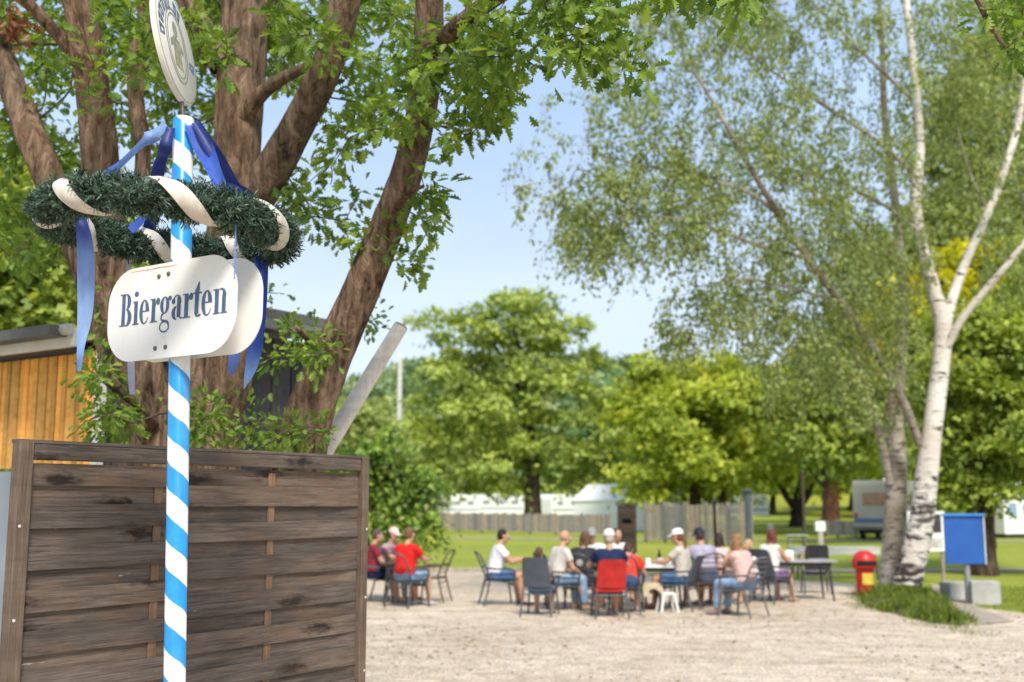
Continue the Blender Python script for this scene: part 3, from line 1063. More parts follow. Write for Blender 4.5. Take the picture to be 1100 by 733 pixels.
# thin marker post past the fence end
mp_ = G(391, 733)
b = P(391.5, 610, 7.0)
mk = empty('marker_post', (b.x, b.y, 0), label='thin lime green and white marker post beside the right end of the wooden screen', cat='post')
MB().tube([(0, 0, 0), (0, 0, 1.46)], 0.014, 10).build('lower_rod', plain('white_rod', (.7, .68, .62), .5), mk)
MB().tube([(0, 0, 1.46), (0, 0, 2.12)], 0.0115, 10).build('upper_rod', plain('lime_rod', (.45, .55, .08), .5), mk)

# ------------------------------------------------------------------ shed
M_ORANGE = wood_mat('orange_cladding', (0.70, 0.30, 0.052), (0.86, 0.44, 0.10), (0.91, 0.57, 0.21), along='z', knots=False, scale=.6, bump=.15)
M_SLATE = wood_mat('dark_cladding', (0.035, 0.036, 0.040), (0.058, 0.060, 0.067), (0.085, 0.088, 0.095), along='z', knots=False, scale=.6, bump=.15)
M_FASCIA = plain('grey_fascia', (0.60, 0.58, 0.53), .6, .15, 3)
M_FELT = plain('roof_felt', (0.12, 0.12, 0.115), .9, .2, 4)
M_RENDER = plain('blue_grey_render', (0.24, 0.27, 0.31), .8, .12, 2)
M_TRIM = plain('white_trim', (.70, .70, .68), .5, .08)
sC = P(105, 470, 8.6)
shed = empty('shed', (sC.x, sC.y, 0), label='flat roofed shed with orange and charcoal board walls behind the oak', cat='shed')
dl, dr_ = Vector((-0.832, 0.555, 0)), Vector((0.555, 0.832, 0))
EH = 3.22
def wall_boards(dirv, length, z0, z1, mat, name, w=0.085):
    mb = MB()
    nrm = Vector((-dirv.y, dirv.x, 0))
    if nrm.dot(Vector((0, -1, 0))) < 0: nrm = -nrm
    k = int(length / w)
    rzv = math.atan2(dirv.y, dirv.x)
    for i in range(k):
        c = dirv * (w * (i + .5) + .03) + nrm * (0.012 if i % 2 else 0.004) - nrm * .05
        mb.box((c.x, c.y, (z0 + z1) / 2), (w - .006, 0.03, z1 - z0), rzv)
    return mb.build(name, mat, shed, bevel=.003, segs=1)
EL, EH2 = 3.02, 3.34
wall_boards(dl, 6.0, 2.12, EL, M_ORANGE, 'orange_wall', .064)
wall_boards(dr_, 2.3, 0.1, EH2, M_SLATE, 'charcoal_wall', .12)
mb = MB()
c = dl * 3.0 + Vector((0.555, 0.832, 0)) * .06
mb.box((c.x, c.y, 1.05), (5.98, .06, 2.1), math.atan2(dl.y, dl.x))
mb.build('plinth_wall', M_RENDER, shed)
MB().box((0.0, 0, EL / 2), (.07, .07, EL), math.atan2(dl.y, dl.x)).build('corner_trim', M_TRIM, shed, bevel=.005)
cc = dl * 3.2 + dr_ * .9
MB().box((cc.x, cc.y, EL + .12), (6.2, 2.6, .08), math.atan2(dl.y, dl.x)).build('roof', M_FELT, shed)
e = .22
p0 = dl * .02 - dr_ * e
c = p0 + dl * 3.3
MB().box((c.x, c.y, EL + .075), (6.6, .05, .14), math.atan2(dl.y, dl.x)).build('fascia', M_FASCIA, shed, bevel=.006)
MB().tube([p0 - dr_ * .06 + Vector((0, 0, EL + .13)), p0 + dl * 6.5 - dr_ * .06 + Vector((0, 0, EL + .12))], .045, 10).build('gutter', plain('zinc_gutter', (.42, .41, .38), .5, .12, metal=.2), shed, smooth=True)
MB().box((cc.x, cc.y, EL + .045), (5.9, 2.2, .05), math.atan2(dl.y, dl.x)).build('soffit', M_SLATE, shed)
cc = dl * .05 + dr_ * 1.25
MB().box((cc.x, cc.y, EH2 + .13), (.9, 2.3, .08), math.atan2(dl.y, dl.x)).build('upper_roof', M_FELT, shed)
c2 = -dl * .37 + dr_ * 1.25
MB().box((c2.x, c2.y, EH2 + .08), (2.35, .05, .17), math.atan2(dr_.y, dr_.x)).build('dark_fascia', plain('dark_fascia', (.17, .17, .16), .7, .15, 3), shed, bevel=.006)

# leaning timber prop
bt, bb = P(430, 352, 7.0), P(345, 490, 6.75)
dv = (bt - bb)
b0 = bb - dv * (bb.z / dv.z)
prop = empty('leaning_beam', b0, label='pale bare timber beam leaning to the right above the wooden screen', cat='beam')
mb = MB()
mb.tube([Vector((0, 0, 0)), (bb - b0) * .5, bb - b0, (bt - b0)], [.062, .06, .056, .047], 18, wob=.02)
mb.build('beam', wood_mat('bare_timber', (.56, .50, .43), (.74, .67, .59), (.86, .80, .72), along='z', knots=False, scale=.5, vary=False), prop, smooth=True)
tube_top = bt - b0
mb = MB()
mb.tube([tube_top + dv.normalized() * .001, tube_top + dv.normalized() * .012], [.0475, .044], 18)
mb.build('cut_end', plain('sawn_end', (.34, .27, .19), .8, .3, 40), prop)
# ------------------------------------------------------------------ bark
def bark(name, c1, c2, c3, vs=1.0, bump=1.0, moss=None):
    m, nt, out = _nt(name)
    v = coords(nt, (9 * vs, 9 * vs, 1.7 * vs))
    a = noise(nt, v, 1.6, 7, 0.65, 0.6)
    fine = noise(nt, coords(nt, (1, 1, .4)), 30 * vs, 5, 0.7)
    big = noise(nt, coords(nt), 1.1, 4, 0.6)
    c = ramp(nt, a, [(0.33, c1), (0.48, c2), (0.64, c3)])
    c = mixc(nt, 1.0, c, ramp(nt, fine, [(0.3, (.65, .65, .65)), (0.7, (1.2, 1.2, 1.2))]), 'MULTIPLY')
    c = mixc(nt, 1.0, c, ramp(nt, big, [(0.3, (.62, .66, .66)), (0.68, (1.2, 1.08, 1.0))]), 'MULTIPLY')
    if moss:
        mo = noise(nt, coords(nt), 2.6, 5, .7)
        c = mixc(nt, ramp(nt, mo, [(.58, (0, 0, 0)), (.7, (.6, .6, .6))]), c, moss)
    h = math_(nt, 'ADD', a, math_(nt, 'MULTIPLY', fine, .35))
    bsdf(nt, out, c, 0.9, 0, 0.12, h, bump, 0.05)
    return m
M_OAK = bark('oak_bark', (0.036, 0.025, 0.019), (0.185, 0.125, 0.085), (0.34, 0.248, 0.178), 1.3, 1.0, (.10, .105, .055))
M_TWIG = plain('twig_bark', (0.085, 0.06, 0.042), .9, .3, 8)
M_TRUNK = bark('grey_brown_bark', (0.018, 0.014, 0.011), (0.060, 0.045, 0.033), (0.12, 0.092, 0.07), .5, .8)
M_OAKLEAF = leaf_mat('oak_leaf', (0.058, 0.122, 0.022), (0.260, 0.375, 0.062), 0.45, (0.29, 0.35, 0.05))

def limb_px(pts, n=None, ground=False):
    """pts: (px, py, Y, radius in metres) -> sampled centre line and radii"""
    w = []
    for (x, y, Y, r) in pts:
        q = P(x, y, Y)
        w.append((q.x, q.y, q.z, r))
    if ground:
        a = w[0]
        w = [(ground[0], ground[1], -0.1, a[3] * 1.25), ((a[0] + ground[0]) / 2, (a[1] + ground[1]) / 2, a[2] * .5, a[3] * 1.08)] + w
    n = n or max(14, int(sum(np.linalg.norm(np.array(w[i + 1][:3]) - np.array(w[i][:3])) for i in range(len(w) - 1)) / 0.07))
    s = spline(w, n)
    return s[:, :3], np.maximum(s[:, 3], 0.004)

# ------------------------------------------------------------------ the oak
oakX = P(205, 470, 6.6)
oak = empty('oak_tree', (oakX.x, oakX.y, 0), label='large many-stemmed oak with reddish brown bark behind the striped pole and wooden screen', cat='tree')
OV = np.array([oakX.x, oakX.y, 0])
oak_limbs = [
    limb_px([(165, 470, 6.6, .26), (150, 400, 6.5, .20), (122, 320, 6.4, .16), (112, 230, 6.3, .145), (104, 130, 6.2, .13), (92, 40, 6.0, .125), (74, -60, 5.9, .11), (40, -240, 5.7, .08), (10, -420, 5.6, .04)], ground=(oakX.x - .15, oakX.y)),
    limb_px([(140, 420, 6.5, .17), (112, 330, 6.6, .15), (82, 255, 6.7, .13), (48, 180, 6.8, .125), (18, 105, 6.9, .125), (-14, 20, 7.0, .12), (-60, -120, 7.2, .09), (-110, -300, 7.4, .04)]),
    limb_px([(214, 475, 6.7, .32), (230, 400, 6.7, .31), (250, 300, 6.7, .27), (254, 210, 6.7, .215), (258, 110, 6.7, .20), (262, 20, 6.7, .19), (268, -90, 6.7, .16), (262, -260, 6.7, .11), (240, -480, 6.7, .04)], ground=(oakX.x + .12, oakX.y + .1)),
    limb_px([(262, 230, 6.6, .16), (286, 196, 6.5, .15), (318, 138, 6.35, .13), (348, 76, 6.2, .122), (368, 10, 6.1, .115), (384, -80, 6.0, .10), (410, -240, 5.9, .06), (440, -400, 5.9, .03)]),
    limb_px([(326, 475, 6.4, .20), (354, 390, 6.35, .165), (385, 318, 6.3, .142), (414, 246, 6.2, .13), (440, 175, 6.1, .122), (456, 100, 6.0, .12), (461, 30, 5.9, .115), (464, -60, 5.8, .10), (480, -220, 5.6, .06), (500, -400, 5.5, .03)], ground=(P(270, 475, 6.5).x, 6.5)),
    limb_px([(150, 215, 6.0, .045), (154, 160, 6.0, .055), (146, 105, 6.05, .056), (148, 60, 6.05, .06), (158, 20, 6.0, .062), (156, -40, 5.9, .065), (150, -120, 5.8, .05), (160, -260, 5.8, .02)]),
    limb_px([(262, 125, 6.6, .06), (282, 100, 6.5, .05), (304, 84, 6.4, .042), (325, 74, 6.3, .034), (350, 60, 6.1, .02)]),
    limb_px([(80, 60, 6.1, .05), (60, 35, 6.0, .042), (38, 12, 5.9, .04), (15, -10, 5.8, .035), (-30, -50, 5.7, .02)]),
    limb_px([(240, 70, 6.6, .11), (222, 40, 6.6, .10), (205, 8, 6.6, .09), (190, -30, 6.6, .075), (150, -120, 6.6, .03)]),
    limb_px([(458, 60, 6.0, .07), (500, 22, 5.5, .055), (548, -12, 5.1, .045), (600, -30, 4.8, .036), (680, -34, 4.6, .028), (770, -22, 4.5, .02), (840, -12, 4.5, .012)]),
    limb_px([(470, -120, 5.7, .08), (600, -190, 5.2, .06), (760, -210, 4.9, .045), (900, -170, 4.8, .032), (1010, -80, 4.8, .022), (1050, 0, 4.8, .016), (1068, 35, 4.85, .013), (1100, 75, 4.9, .009)]),
    limb_px([(420, 235, 6.2, .03), (436, 210, 5.9, .02), (455, 200, 5.7, .01)]),
    limb_px([(350, 395, 6.3, .035), (335, 370, 6.0, .022), (318, 352, 5.8, .014)]),
    limb_px([(165, 455, 6.4, .04), (140, 430, 6.1, .025), (112, 410, 5.9, .014)]),
]
oak_limbs = [(p, r * (.71 if i == 4 else .84 if i > 4 else .73)) for i, (p, r) in enumerate(oak_limbs)]
me = limb_tubes('trunk', [(p - OV, r) for p, r in oak_limbs], 26, 0.045, 0.028, 3)
link('trunk', me, M_OAK, oak, smooth=True)
sk = Skel()
for p, r in oak_limbs:
    st = max(1, len(p) // 40)
    sk.limb_line(p[::st], r[::st], attach=False)
def px_cloud(n, cx, cy, rx, ry, y0, y1):
    o = []
    for _ in range(n):
        a, q = random.uniform(0, 6.283), math.sqrt(random.random())
        o.append(list(P(cx + rx * q * math.cos(a), cy + ry * q * math.sin(a), random.uniform(y0, y1))))
    return o
T = []
for args in (
    (54, 60, 20, 80, 70, 6.6, 9.0), (50, 170, 20, 110, 70, 6.8, 8.8), (10, 120, 60, 50, 60, 5.6, 6.0), (8, 320, 40, 40, 50, 5.6, 5.9), (6, 215, 60, 30, 60, 5.8, 6.2), (40, 300, 0, 150, 50, 6.4, 8.2), (16, 290, 70, 40, 50, 7.0, 8.4), (12, 150, 120, 50, 60, 6.8, 8.4),
    (34, 60, 120, 70, 90, 6.6, 9.0), (40, 200, 120, 60, 90, 7.2, 8.6), (40, 30, 200, 60, 90, 7.2, 9.4), (12, 34, 270, 56, 36, 7.4, 9.2),
    (22, 405, 60, 60, 70, 6.2, 7.6), (12, 390, 135, 36, 40, 6.2, 7.0), (12, 300, 30, 40, 60, 6.8, 8.2), (6, 350, 200, 50, 24, 6.2, 7.0),
    (4, 330, 226, 30, 16, 6.2, 6.8), (5, 440, 80, 26, 50, 5.3, 5.8), (3, 375, 240, 24, 24, 6.4, 7.0),
    (18, 516, 50, 46, 46, 5.0, 6.2), (14, 512, 105, 44, 34, 5.4, 6.4), (8, 445, 110, 30, 50, 5.5, 5.8), (3, 500, 135, 24, 16, 5.6, 6.0),
    (20, 610, 0, 60, 36, 4.5, 5.6), (7, 590, 50, 36, 24, 4.6, 5.4), (4, 640, 50, 26, 16, 4.5, 5.0),
    (7, 720, -10, 50, 16, 4.4, 5.0), (4, 800, -8, 40, 16, 4.3, 4.8), (2, 676, 70, 14, 10, 4.6, 5.0),
    (6, 1075, 2, 36, 26, 4.6, 5.2), (3, 1090, 50, 16, 20, 4.7, 5.2),
    (6, 458, 215, 12, 30, 5.8, 6.2), (3, 444, 265, 16, 24, 5.8, 6.4),
    (9, 320, 385, 36, 30, 5.6, 6.3), (8, 325, 464, 34, 14, 5.7, 6.3), (5, 280, 472, 36, 12, 5.7, 6.4), (4, 245, 450, 30, 20, 5.8, 6.4), (3, 300, 335, 26, 30, 6.0, 6.8),
    (7, 98, 405, 36, 14, 5.6, 6.4), (10, 118, 458, 30, 16, 5.6, 6.4), (7, 225, 455, 46, 18, 5.7, 6.1), (3, 145, 445, 20, 20, 5.8, 6.3), (2, 402, 255, 8, 6, 6.0, 6.2),
    (4, 125, 345, 20, 30, 6.0, 6.5), (3, 398, 345, 16, 16, 6.8, 7.4)):
    T += px_cloud(*args)
# the rest of the crown, above and behind the frame
for _ in range(90):
    a, q = random.uniform(0, 6.283), math.sqrt(random.random())
    T.append([oakX.x - 0.3 + 2.8 * q * math.cos(a), oakX.y + 2.2 + 1.8 * q * math.sin(a), random.uniform(5.6, 7.8)])
sk.sprays(T, droop=0.03, jig=0.08)
me = sk.twig_mesh('twigs', 5, 0.035)
tw = link('twigs', me, M_TWIG, oak, smooth=True)
tw.location = -Vector(OV)
pos, ax, nr, sz, tn = spray_leaves(sk, 23, 0.080, 0.13, 0.75, 0.6, 1.0, low=(3.1, 30, .66))
crown = link('crown', leaves_mesh('crown', np.array(pos) - OV, ax, nr, sz, tn, 'oak'), M_OAKLEAF, oak)
# a bunch of withered leaves near the top left
pos, ax, nr, sz, tn = [], [], [], [], []
cw = P(14, 24, 5.7)
for _ in range(46):
    pos.append(list(cw + Vector((random.gauss(0, .045), random.gauss(0, .045), random.gauss(0, .055)))))
    ax.append([random.gauss(0, .5), random.gauss(0, .5), -random.random()]); nr.append([random.gauss(0, 1), random.gauss(0, 1), random.gauss(0, 1)])
    sz.append(random.uniform(.05, .09)); tn.append(random.random())
wl = link('withered_leaves', leaves_mesh('withered_leaves', np.array(pos) - OV, ax, nr, sz, tn, 'oak'), leaf_mat('withered_leaf', (.14, .05, .022), (.34, .15, .075), .25), oak)

# ------------------------------------------------------------------ the birch
m, nt, out = _nt('birch_bark')
v = coords(nt, (1.3, 1.3, 5.5))
a = noise(nt, v, 1.9, 5, .65, .6)
b = noise(nt, coords(nt, (3, 3, 16)), 3.2, 4, .6)
sp = nt.nodes.new('ShaderNodeSeparateXYZ')
nt.links.new(coords(nt), sp.inputs[0])
low = math_(nt, 'MULTIPLY', sp.outputs[2], -0.05)
thr = math_(nt, 'ADD', a, math_(nt, 'MAXIMUM', math_(nt, 'ADD', low, 0.125), -0.02))
c = mixc(nt, ramp(nt, noise(nt, coords(nt), 1.4, 4), [(.35, (0, 0, 0)), (.7, (1, 1, 1))]), (0.56, 0.50, 0.43), (0.72, 0.685, 0.64))
c = mixc(nt, ramp(nt, b, [(.56, (0, 0, 0)), (.68, (.75, .75, .75))]), c, (0.27, .215, .17))
c = mixc(nt, ramp(nt, thr, [(.545, (0, 0, 0)), (.61, (1, 1, 1))]), c, (0.040, 0.032, 0.027))
bsdf(nt, out, c, .75, 0, .25, thr, .5, .03)
M_BIRCH = m
m, nt, out = _nt('birch_bark_grey')
v = coords(nt, (1.6, 1.6, 7))
a = noise(nt, v, 2.4, 6, .7, .4)
c = ramp(nt, noise(nt, coords(nt), 1.6, 5), [(.3, (.20, .165, .125)), (.5, (.33, .28, .225)), (.7, (.52, .47, .41))])
c = mixc(nt, ramp(nt, a, [(.52, (0, 0, 0)), (.62, (1, 1, 1))]), c, (0.06, 0.048, 0.038))
bsdf(nt, out, c, .85, 0, .2, a, .6, .03)
M_BIRCHG = m
M_BIRCHL = leaf_mat('birch_leaf', (0.135, 0.185, 0.055), (0.370, 0.440, 0.160), 0.42, (0.40, 0.38, 0.10))
BY = 22.0
bb_ = G(972, 641)
birch = empty('birch_tree', (bb_.x, bb_.y, 0), label='tall white barked birch with two trunks on the grassy mound beside the red bin', cat='tree')
BV = np.array([bb_.x, bb_.y, 0])
k = lambda x, y, dy=0, r=.1: (x, y, bb_.y + dy, r)
white = [
    limb_px([k(969, 652, 0, .36), k(978, 612, 0, .30), k(990, 560, 0, .26), k(997, 500, 0, .235), k(1004, 440, 0, .215), k(1011, 390, 0, .20), k(1013, 350, 0, .185), k(1003, 312, 0, .16), k(990, 262, 0, .14), k(984, 215, -.1, .12), k(988, 160, -.2, .105), k(984, 100, -.3, .10), k(978, 40, -.3, .09), k(970, -30, -.3, .08), k(962, -140, -.3, .06), k(950, -260, -.3, .03)]),
    limb_px([k(1014, 365, 0, .12), k(1022, 325, .1, .115), k(1040, 275, .2, .105), k(1062, 228, .3, .10), k(1080, 180, .4, .09), k(1094, 130, .5, .085), k(1104, 60, .5, .075), k(1112, -40, .5, .06), k(1120, -180, .5, .025)]),
    limb_px([k(1017, 372, -.1, .10), k(1034, 342, -.3, .09), k(1062, 308, -.5, .08), k(1086, 280, -.7, .07), k(1118, 240, -.9, .06), k(1170, 180, -1.1, .03)]),
]
grey = [
    limb_px([k(958, 630, .9, .27), k(961, 570, .9, .235), k(963, 500, .9, .215), k(960, 450, .9, .19), k(966, 400, .9, .14), k(970, 340, .9, .11), k(966, 270, .9, .10), k(960, 200, .9, .085), k(950, 120, .9, .07), k(946, 20, .9, .05), k(930, -100, .9, .025)]),
    limb_px([k(988, 478, .1, .09), k(974, 440, 0, .095), k(952, 398, -.2, .09), k(925, 355, -.5, .085), k(893, 312, -.8, .08), k(868, 278, -1.1, .072), k(836, 230, -1.4, .062), k(800, 170, -1.7, .05), k(766, 110, -1.9, .036), k(735, 60, -2, .018)]),
    limb_px([k(956, 520, .7, .08), k(948, 480, .6, .085), k(938, 445, .4, .075), k(928, 410, .2, .05), k(916, 370, .1, .035), k(900, 320, 0, .02)]),
    limb_px([k(838, 232, -1.4, .04), k(800, 205, -1.6, .034), k(740, 190, -1.8, .028), k(680, 175, -2.0, .02), k(630, 165, -2.1, .01)]),
    limb_px([k(868, 278, -1.1, .04), k(810, 262, -1.6, .034), k(750, 240, -2.2, .027), k(690, 232, -2.6, .02), k(630, 240, -2.9, .012)]),
    limb_px([k(905, 325, -.7, .036), k(850, 310, -1.4, .03), k(800, 300, -1.8, .022), k(750, 308, -2.2, .012)]),
    limb_px([k(985, 190, -.1, .05), k(940, 150, -.3, .04), k(880, 110, -.5, .034), k(820, 70, -.7, .026), k(760, 20, -.9, .015)]),
    limb_px([k(984, 110, -.2, .05), k(930, 60, 0, .036), k(880, 10, .3, .025), k(820, -40, .5, .015)]),
    limb_px([k(966, 280, .9, .04), k(920, 240, 1.2, .034), k(860, 190, 1.5, .025), k(800, 140, 1.6, .014)]),
    limb_px([k(990, 250, 0, .035), k(940, 215, -.6, .03), k(880, 190, -1.2, .02), k(840, 200, -1.5, .012)]),
    limb_px([k(1062, 228, .3, .03), k(1040, 180, .6, .025), k(1025, 120, 1.0, .018), k(1015, 60, 1.2, .01)]),
    limb_px([k(735, 60, -2, .02), k(700, 30, -2.1, .015), k(650, 20, -2.2, .009)]),
]
link('trunk', limb_tubes('trunk', [(p - BV, r * .9) for p, r in white], 22, 0.03, 0.012, 5), M_BIRCH, birch, smooth=True)
go = link('trunk', limb_tubes('trunk', [(p - BV, r) for p, r in grey], 18, 0.035, 0.015, 6), M_BIRCHG, birch, smooth=True)
go['label'] = 'greyer second trunk with its long left boughs'
sk = Skel()
for p, r in white + grey:
    st = max(1, len(p) // 60)
    sk.limb_line(p[::st], r[::st], attach=False)
def bcloud(n, cx, cy, rx, ry, d0, d1):
    return px_cloud(n, cx, cy, rx, ry, bb_.y + d0, bb_.y + d1)
T = []
for args in ((150, 700, 220, 90, 55, -3.6, -1.2), (230, 820, 210, 110, 90, -3.2, 1), (170, 900, 300, 80, 75, -2.4, 1.5), (130, 880, 385, 80, 45, -2.4, 1.6), (120, 770, 110, 100, 80, -3, .8), (160, 900, 110, 100, 110, -2.5, 2),
             (120, 880, 10, 120, 50, -2.5, 2), (90, 760, 20, 80, 40, -2.6, 1), (60, 690, 130, 60, 60, -3, -1), (44, 640, 215, 50, 40, -3.4, -1.8), (10, 575, 195, 34, 40, -3.6, -2.4), (40, 640, 255, 40, 22, -3.6, -2),
             (120, 950, 240, 60, 100, -1.5, 2.4), (110, 1040, 60, 60, 70, -1, 2.4), (90, 1050, 170, 50, 70, -.5, 2.4), (50, 1010, 70, 40, 70, -1, 2), (40, 1080, 280, 30, 40, 0, 2), (70, 935, 390, 60, 60, -1.2, 2.2),
             (90, 800, 330, 60, 30, -2.6, .4), (26, 745, 340, 34, 40, -2.6, -1.2), (20, 724, 362, 22, 18, -2.4, -1.4), (30, 690, 60, 60, 50, -3, -1), (16, 625, 110, 40, 50, -3.4, -2), (60, 1000, -60, 140, 60, -1.5, 2.5), (40, 1120, 200, 40, 80, -2, 2), (60, 850, -70, 130, 50, -2, 2)):
    T += bcloud(*args)
sk.sprays(T, droop=0.05, jig=0.07, hang=(.25, .85))
link('twigs', sk.twig_mesh('twigs', 4, 0.03), plain('birch_twig', (.13, .098, .07), .85, .3, 6), birch, smooth=True).location = -Vector(BV)
pos, ax, nr, sz, tn = spray_leaves(sk, 35, 0.086, 0.16, 0.92, 1.3, .9)
link('crown', leaves_mesh('crown', np.array(pos) - BV, ax, nr, sz, tn, 'birch'), M_BIRCHL, birch)
print('birch leaves', len(pos))

# ------------------------------------------------------------------ trees of the park
M_MAPLE = leaf_mat('maple_leaf', (0.165, 0.240, 0.050), (0.540, 0.610, 0.150), .33, (0.33, 0.40, 0.080))
M_YGREEN = leaf_mat('yellow_green_leaf', (0.220, 0.295, 0.036), (0.590, 0.640, 0.090), .38, (0.46, 0.46, 0.035))
M_DGREEN = leaf_mat('deep_green_leaf', (0.165, 0.240, 0.040), (0.55, 0.62, 0.11), .33, (0.24, 0.31, 0.05))
M_YELLOW = leaf_mat('yellow_leaf', (0.286, 0.312, 0.013), (0.650, 0.598, 0.016), .38, (0.62, 0.54, 0.02))
M_PALE = leaf_mat('pale_green_leaf', (0.20, 0.25, 0.07), (0.44, 0.50, 0.16), .38, (0.34, 0.38, 0.14))
M_CONIF = leaf_mat('conifer_leaf', (0.051, 0.109, 0.035), (0.136, 0.240, 0.072), .22)
M_FARW = leaf_mat('far_wood_leaf', (0.112, 0.188, 0.093), (0.285, 0.375, 0.173), .25, (0.33, 0.35, 0.14))  # distance haze mixed into the leaf colour
M_GLOSS = leaf_mat('shrub_leaf', (0.065, 0.140, 0.022), (0.300, 0.430, 0.070), .33, (0.34, 0.36, 0.14))

def crown_leaves(blobs, n, leaf, clump=0.55, shell=0.55, per=28, seed=1, flat=.6):
    """blobs: (centre, (rx, ry, rz)). Leaves sit in clumps near the outside of the lobes."""
    r2 = np.random.default_rng(seed)
    vol = np.array([b[1][0] * b[1][2] for b in blobs])
    pr = vol / vol.sum()
    ncl = max(1, n // per)
    pick = r2.choice(len(blobs), ncl, p=pr)
    d = unit(r2.normal(0, 1, (ncl, 3)))
    d[:, 2] = np.where(d[:, 2] < -.5, -d[:, 2] * .6, d[:, 2])
    rad = shell + (1.22 - shell) * r2.random(ncl) ** .8
    cen = np.array([list(blobs[i][0]) for i in pick]) + d * rad[:, None] * np.array([blobs[i][1] for i in pick])
    ct = np.clip(0.40 + 0.30 * d[:, 2] + r2.normal(0, .24, ncl), 0, 1)  # upward facing clumps painted lighter, as if lit
    csz = clump * r2.uniform(.4, 1.15, ncl)
    idx = np.repeat(np.arange(ncl), per)
    off = r2.normal(0, 1, (len(idx), 3))
    rxy = off[:, 0] ** 2 + off[:, 1] ** 2
    off[:, 2] = off[:, 2] * flat - .16 * rxy
    off *= csz[idx][:, None]
    pos = cen[idx] + off
    up = d[idx] * .7 + np.array([0, 0, .9]) + r2.normal(0, .5, (len(idx), 3))
    ax = d[idx] * .8 + r2.normal(0, .7, (len(idx), 3)) + np.array([0, 0, -.35])
    sz = leaf * r2.uniform(.6, 1.35, len(idx))
    tn = np.clip(ct[idx] + r2.normal(0, .13, len(idx)) + .30 * (off[:, 2] / csz[idx] + .3), 0, 1)  # clump tops bright, undersides dark: light and shade painted into the tone
    return pos, ax, up, sz, tn, cen

def park_tree(name, label, Y, base_px, trunk, blobs, n, leaf, mat, seed, clump=.55, per=28, tmat=None, shell=.5, group=None, kind='tuft', limbs=9, base_z=None, flat=.55):
    """trunk: list of (px, py, r) or list of such lists; blobs: (px, py, rx_px, ry_px[, dY])"""
    s = Y / F_PX
    b = P(base_px[0], base_px[1], Y)
    z0 = ground_z(b.x, b.y)
    o = empty(name, (b.x, b.y, z0), label=label, cat='tree' if name != 'shrub' else 'shrub', group=group)
    O = np.array([b.x, b.y, z0])
    stems = trunk if isinstance(trunk[0], list) else [trunk]
    L = []
    for stx in stems:
        w = [(*P(x, y, Y), r) for x, y, r in stx]
        if stx is stems[0]:
            w = [(b.x, b.y, z0 - .2, w[0][3] * 1.25)] + w
        q = spline(w, 16)
        L.append((q[:, :3] - O, np.maximum(q[:, 3], .02)))
    B = []
    r3 = random.Random(seed)
    for bl in blobs:
        x, y, rx, ry = bl[:4]
        dY = bl[4] if len(bl) > 4 else r3.uniform(-.5, .5) * rx * s
        c = np.array(list(P(x, y, Y + dY))) - O
        B.append((c, (rx * s, max(rx, ry) * s * .9, ry * s)))
    top = np.array(L[0][0][-1])
    for i in range(limbs):
        tgt = B[i % len(B)]
        c = tgt[0] + np.array([r3.gauss(0, .4) * tgt[1][0], r3.gauss(0, .4) * tgt[1][1], r3.gauss(0, .3) * tgt[1][2]])
        src = L[r3.randrange(len(L))]
        j = r3.randrange(len(src[0]) // 2, len(src[0]))
        a = src[0][j]
        rr = src[1][j] * .5
        mid = (a + c) / 2 + np.array([r3.gauss(0, .1), r3.gauss(0, .1), .12]) * np.linalg.norm(c - a)
        q = spline([(*a, rr), (*mid, rr * .6), (*c, rr * .25)], 9)
        L.append((q[:, :3], np.maximum(q[:, 3], .015)))
    link('trunk', limb_tubes('trunk', L, 10, .05, .03, seed), tmat or M_TRUNK, o, smooth=True)
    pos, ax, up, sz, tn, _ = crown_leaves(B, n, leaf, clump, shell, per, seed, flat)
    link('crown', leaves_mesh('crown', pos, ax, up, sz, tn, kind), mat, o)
    return o

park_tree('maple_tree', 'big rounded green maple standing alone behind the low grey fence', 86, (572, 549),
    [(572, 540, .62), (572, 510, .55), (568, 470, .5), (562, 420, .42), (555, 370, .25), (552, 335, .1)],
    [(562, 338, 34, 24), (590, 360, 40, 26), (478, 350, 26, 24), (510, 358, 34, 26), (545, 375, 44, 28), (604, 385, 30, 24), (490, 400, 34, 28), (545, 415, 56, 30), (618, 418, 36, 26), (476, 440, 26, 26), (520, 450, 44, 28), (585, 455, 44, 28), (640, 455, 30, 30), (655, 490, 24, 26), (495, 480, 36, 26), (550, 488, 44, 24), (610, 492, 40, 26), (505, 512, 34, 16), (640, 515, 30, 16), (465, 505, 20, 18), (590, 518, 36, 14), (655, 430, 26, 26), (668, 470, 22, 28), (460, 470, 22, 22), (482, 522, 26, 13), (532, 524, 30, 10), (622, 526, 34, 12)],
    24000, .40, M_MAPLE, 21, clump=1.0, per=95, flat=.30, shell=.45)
park_tree('lime_tree', 'spreading yellow green tree right of the maple, over the weathered paling fence', 70, (745, 562),
    [[(746, 548, .42), (748, 520, .36), (752, 480, .3), (760, 430, .16)], [(748, 530, .2), (790, 480, .16), (815, 440, .08)], [(775, 553, .2), (778, 520, .18), (790, 470, .1)]],
    [(735, 415, 52, 28), (715, 445, 48, 36), (770, 420, 50, 32), (800, 440, 60, 44), (705, 490, 38, 38), (750, 490, 52, 34), (700, 400, 24, 18), (800, 490, 48, 34), (740, 525, 34, 14), (700, 525, 24, 14), (840, 440, 40, 50)],
    21000, .37, M_YGREEN, 22, clump=.85, per=85, flat=.30)
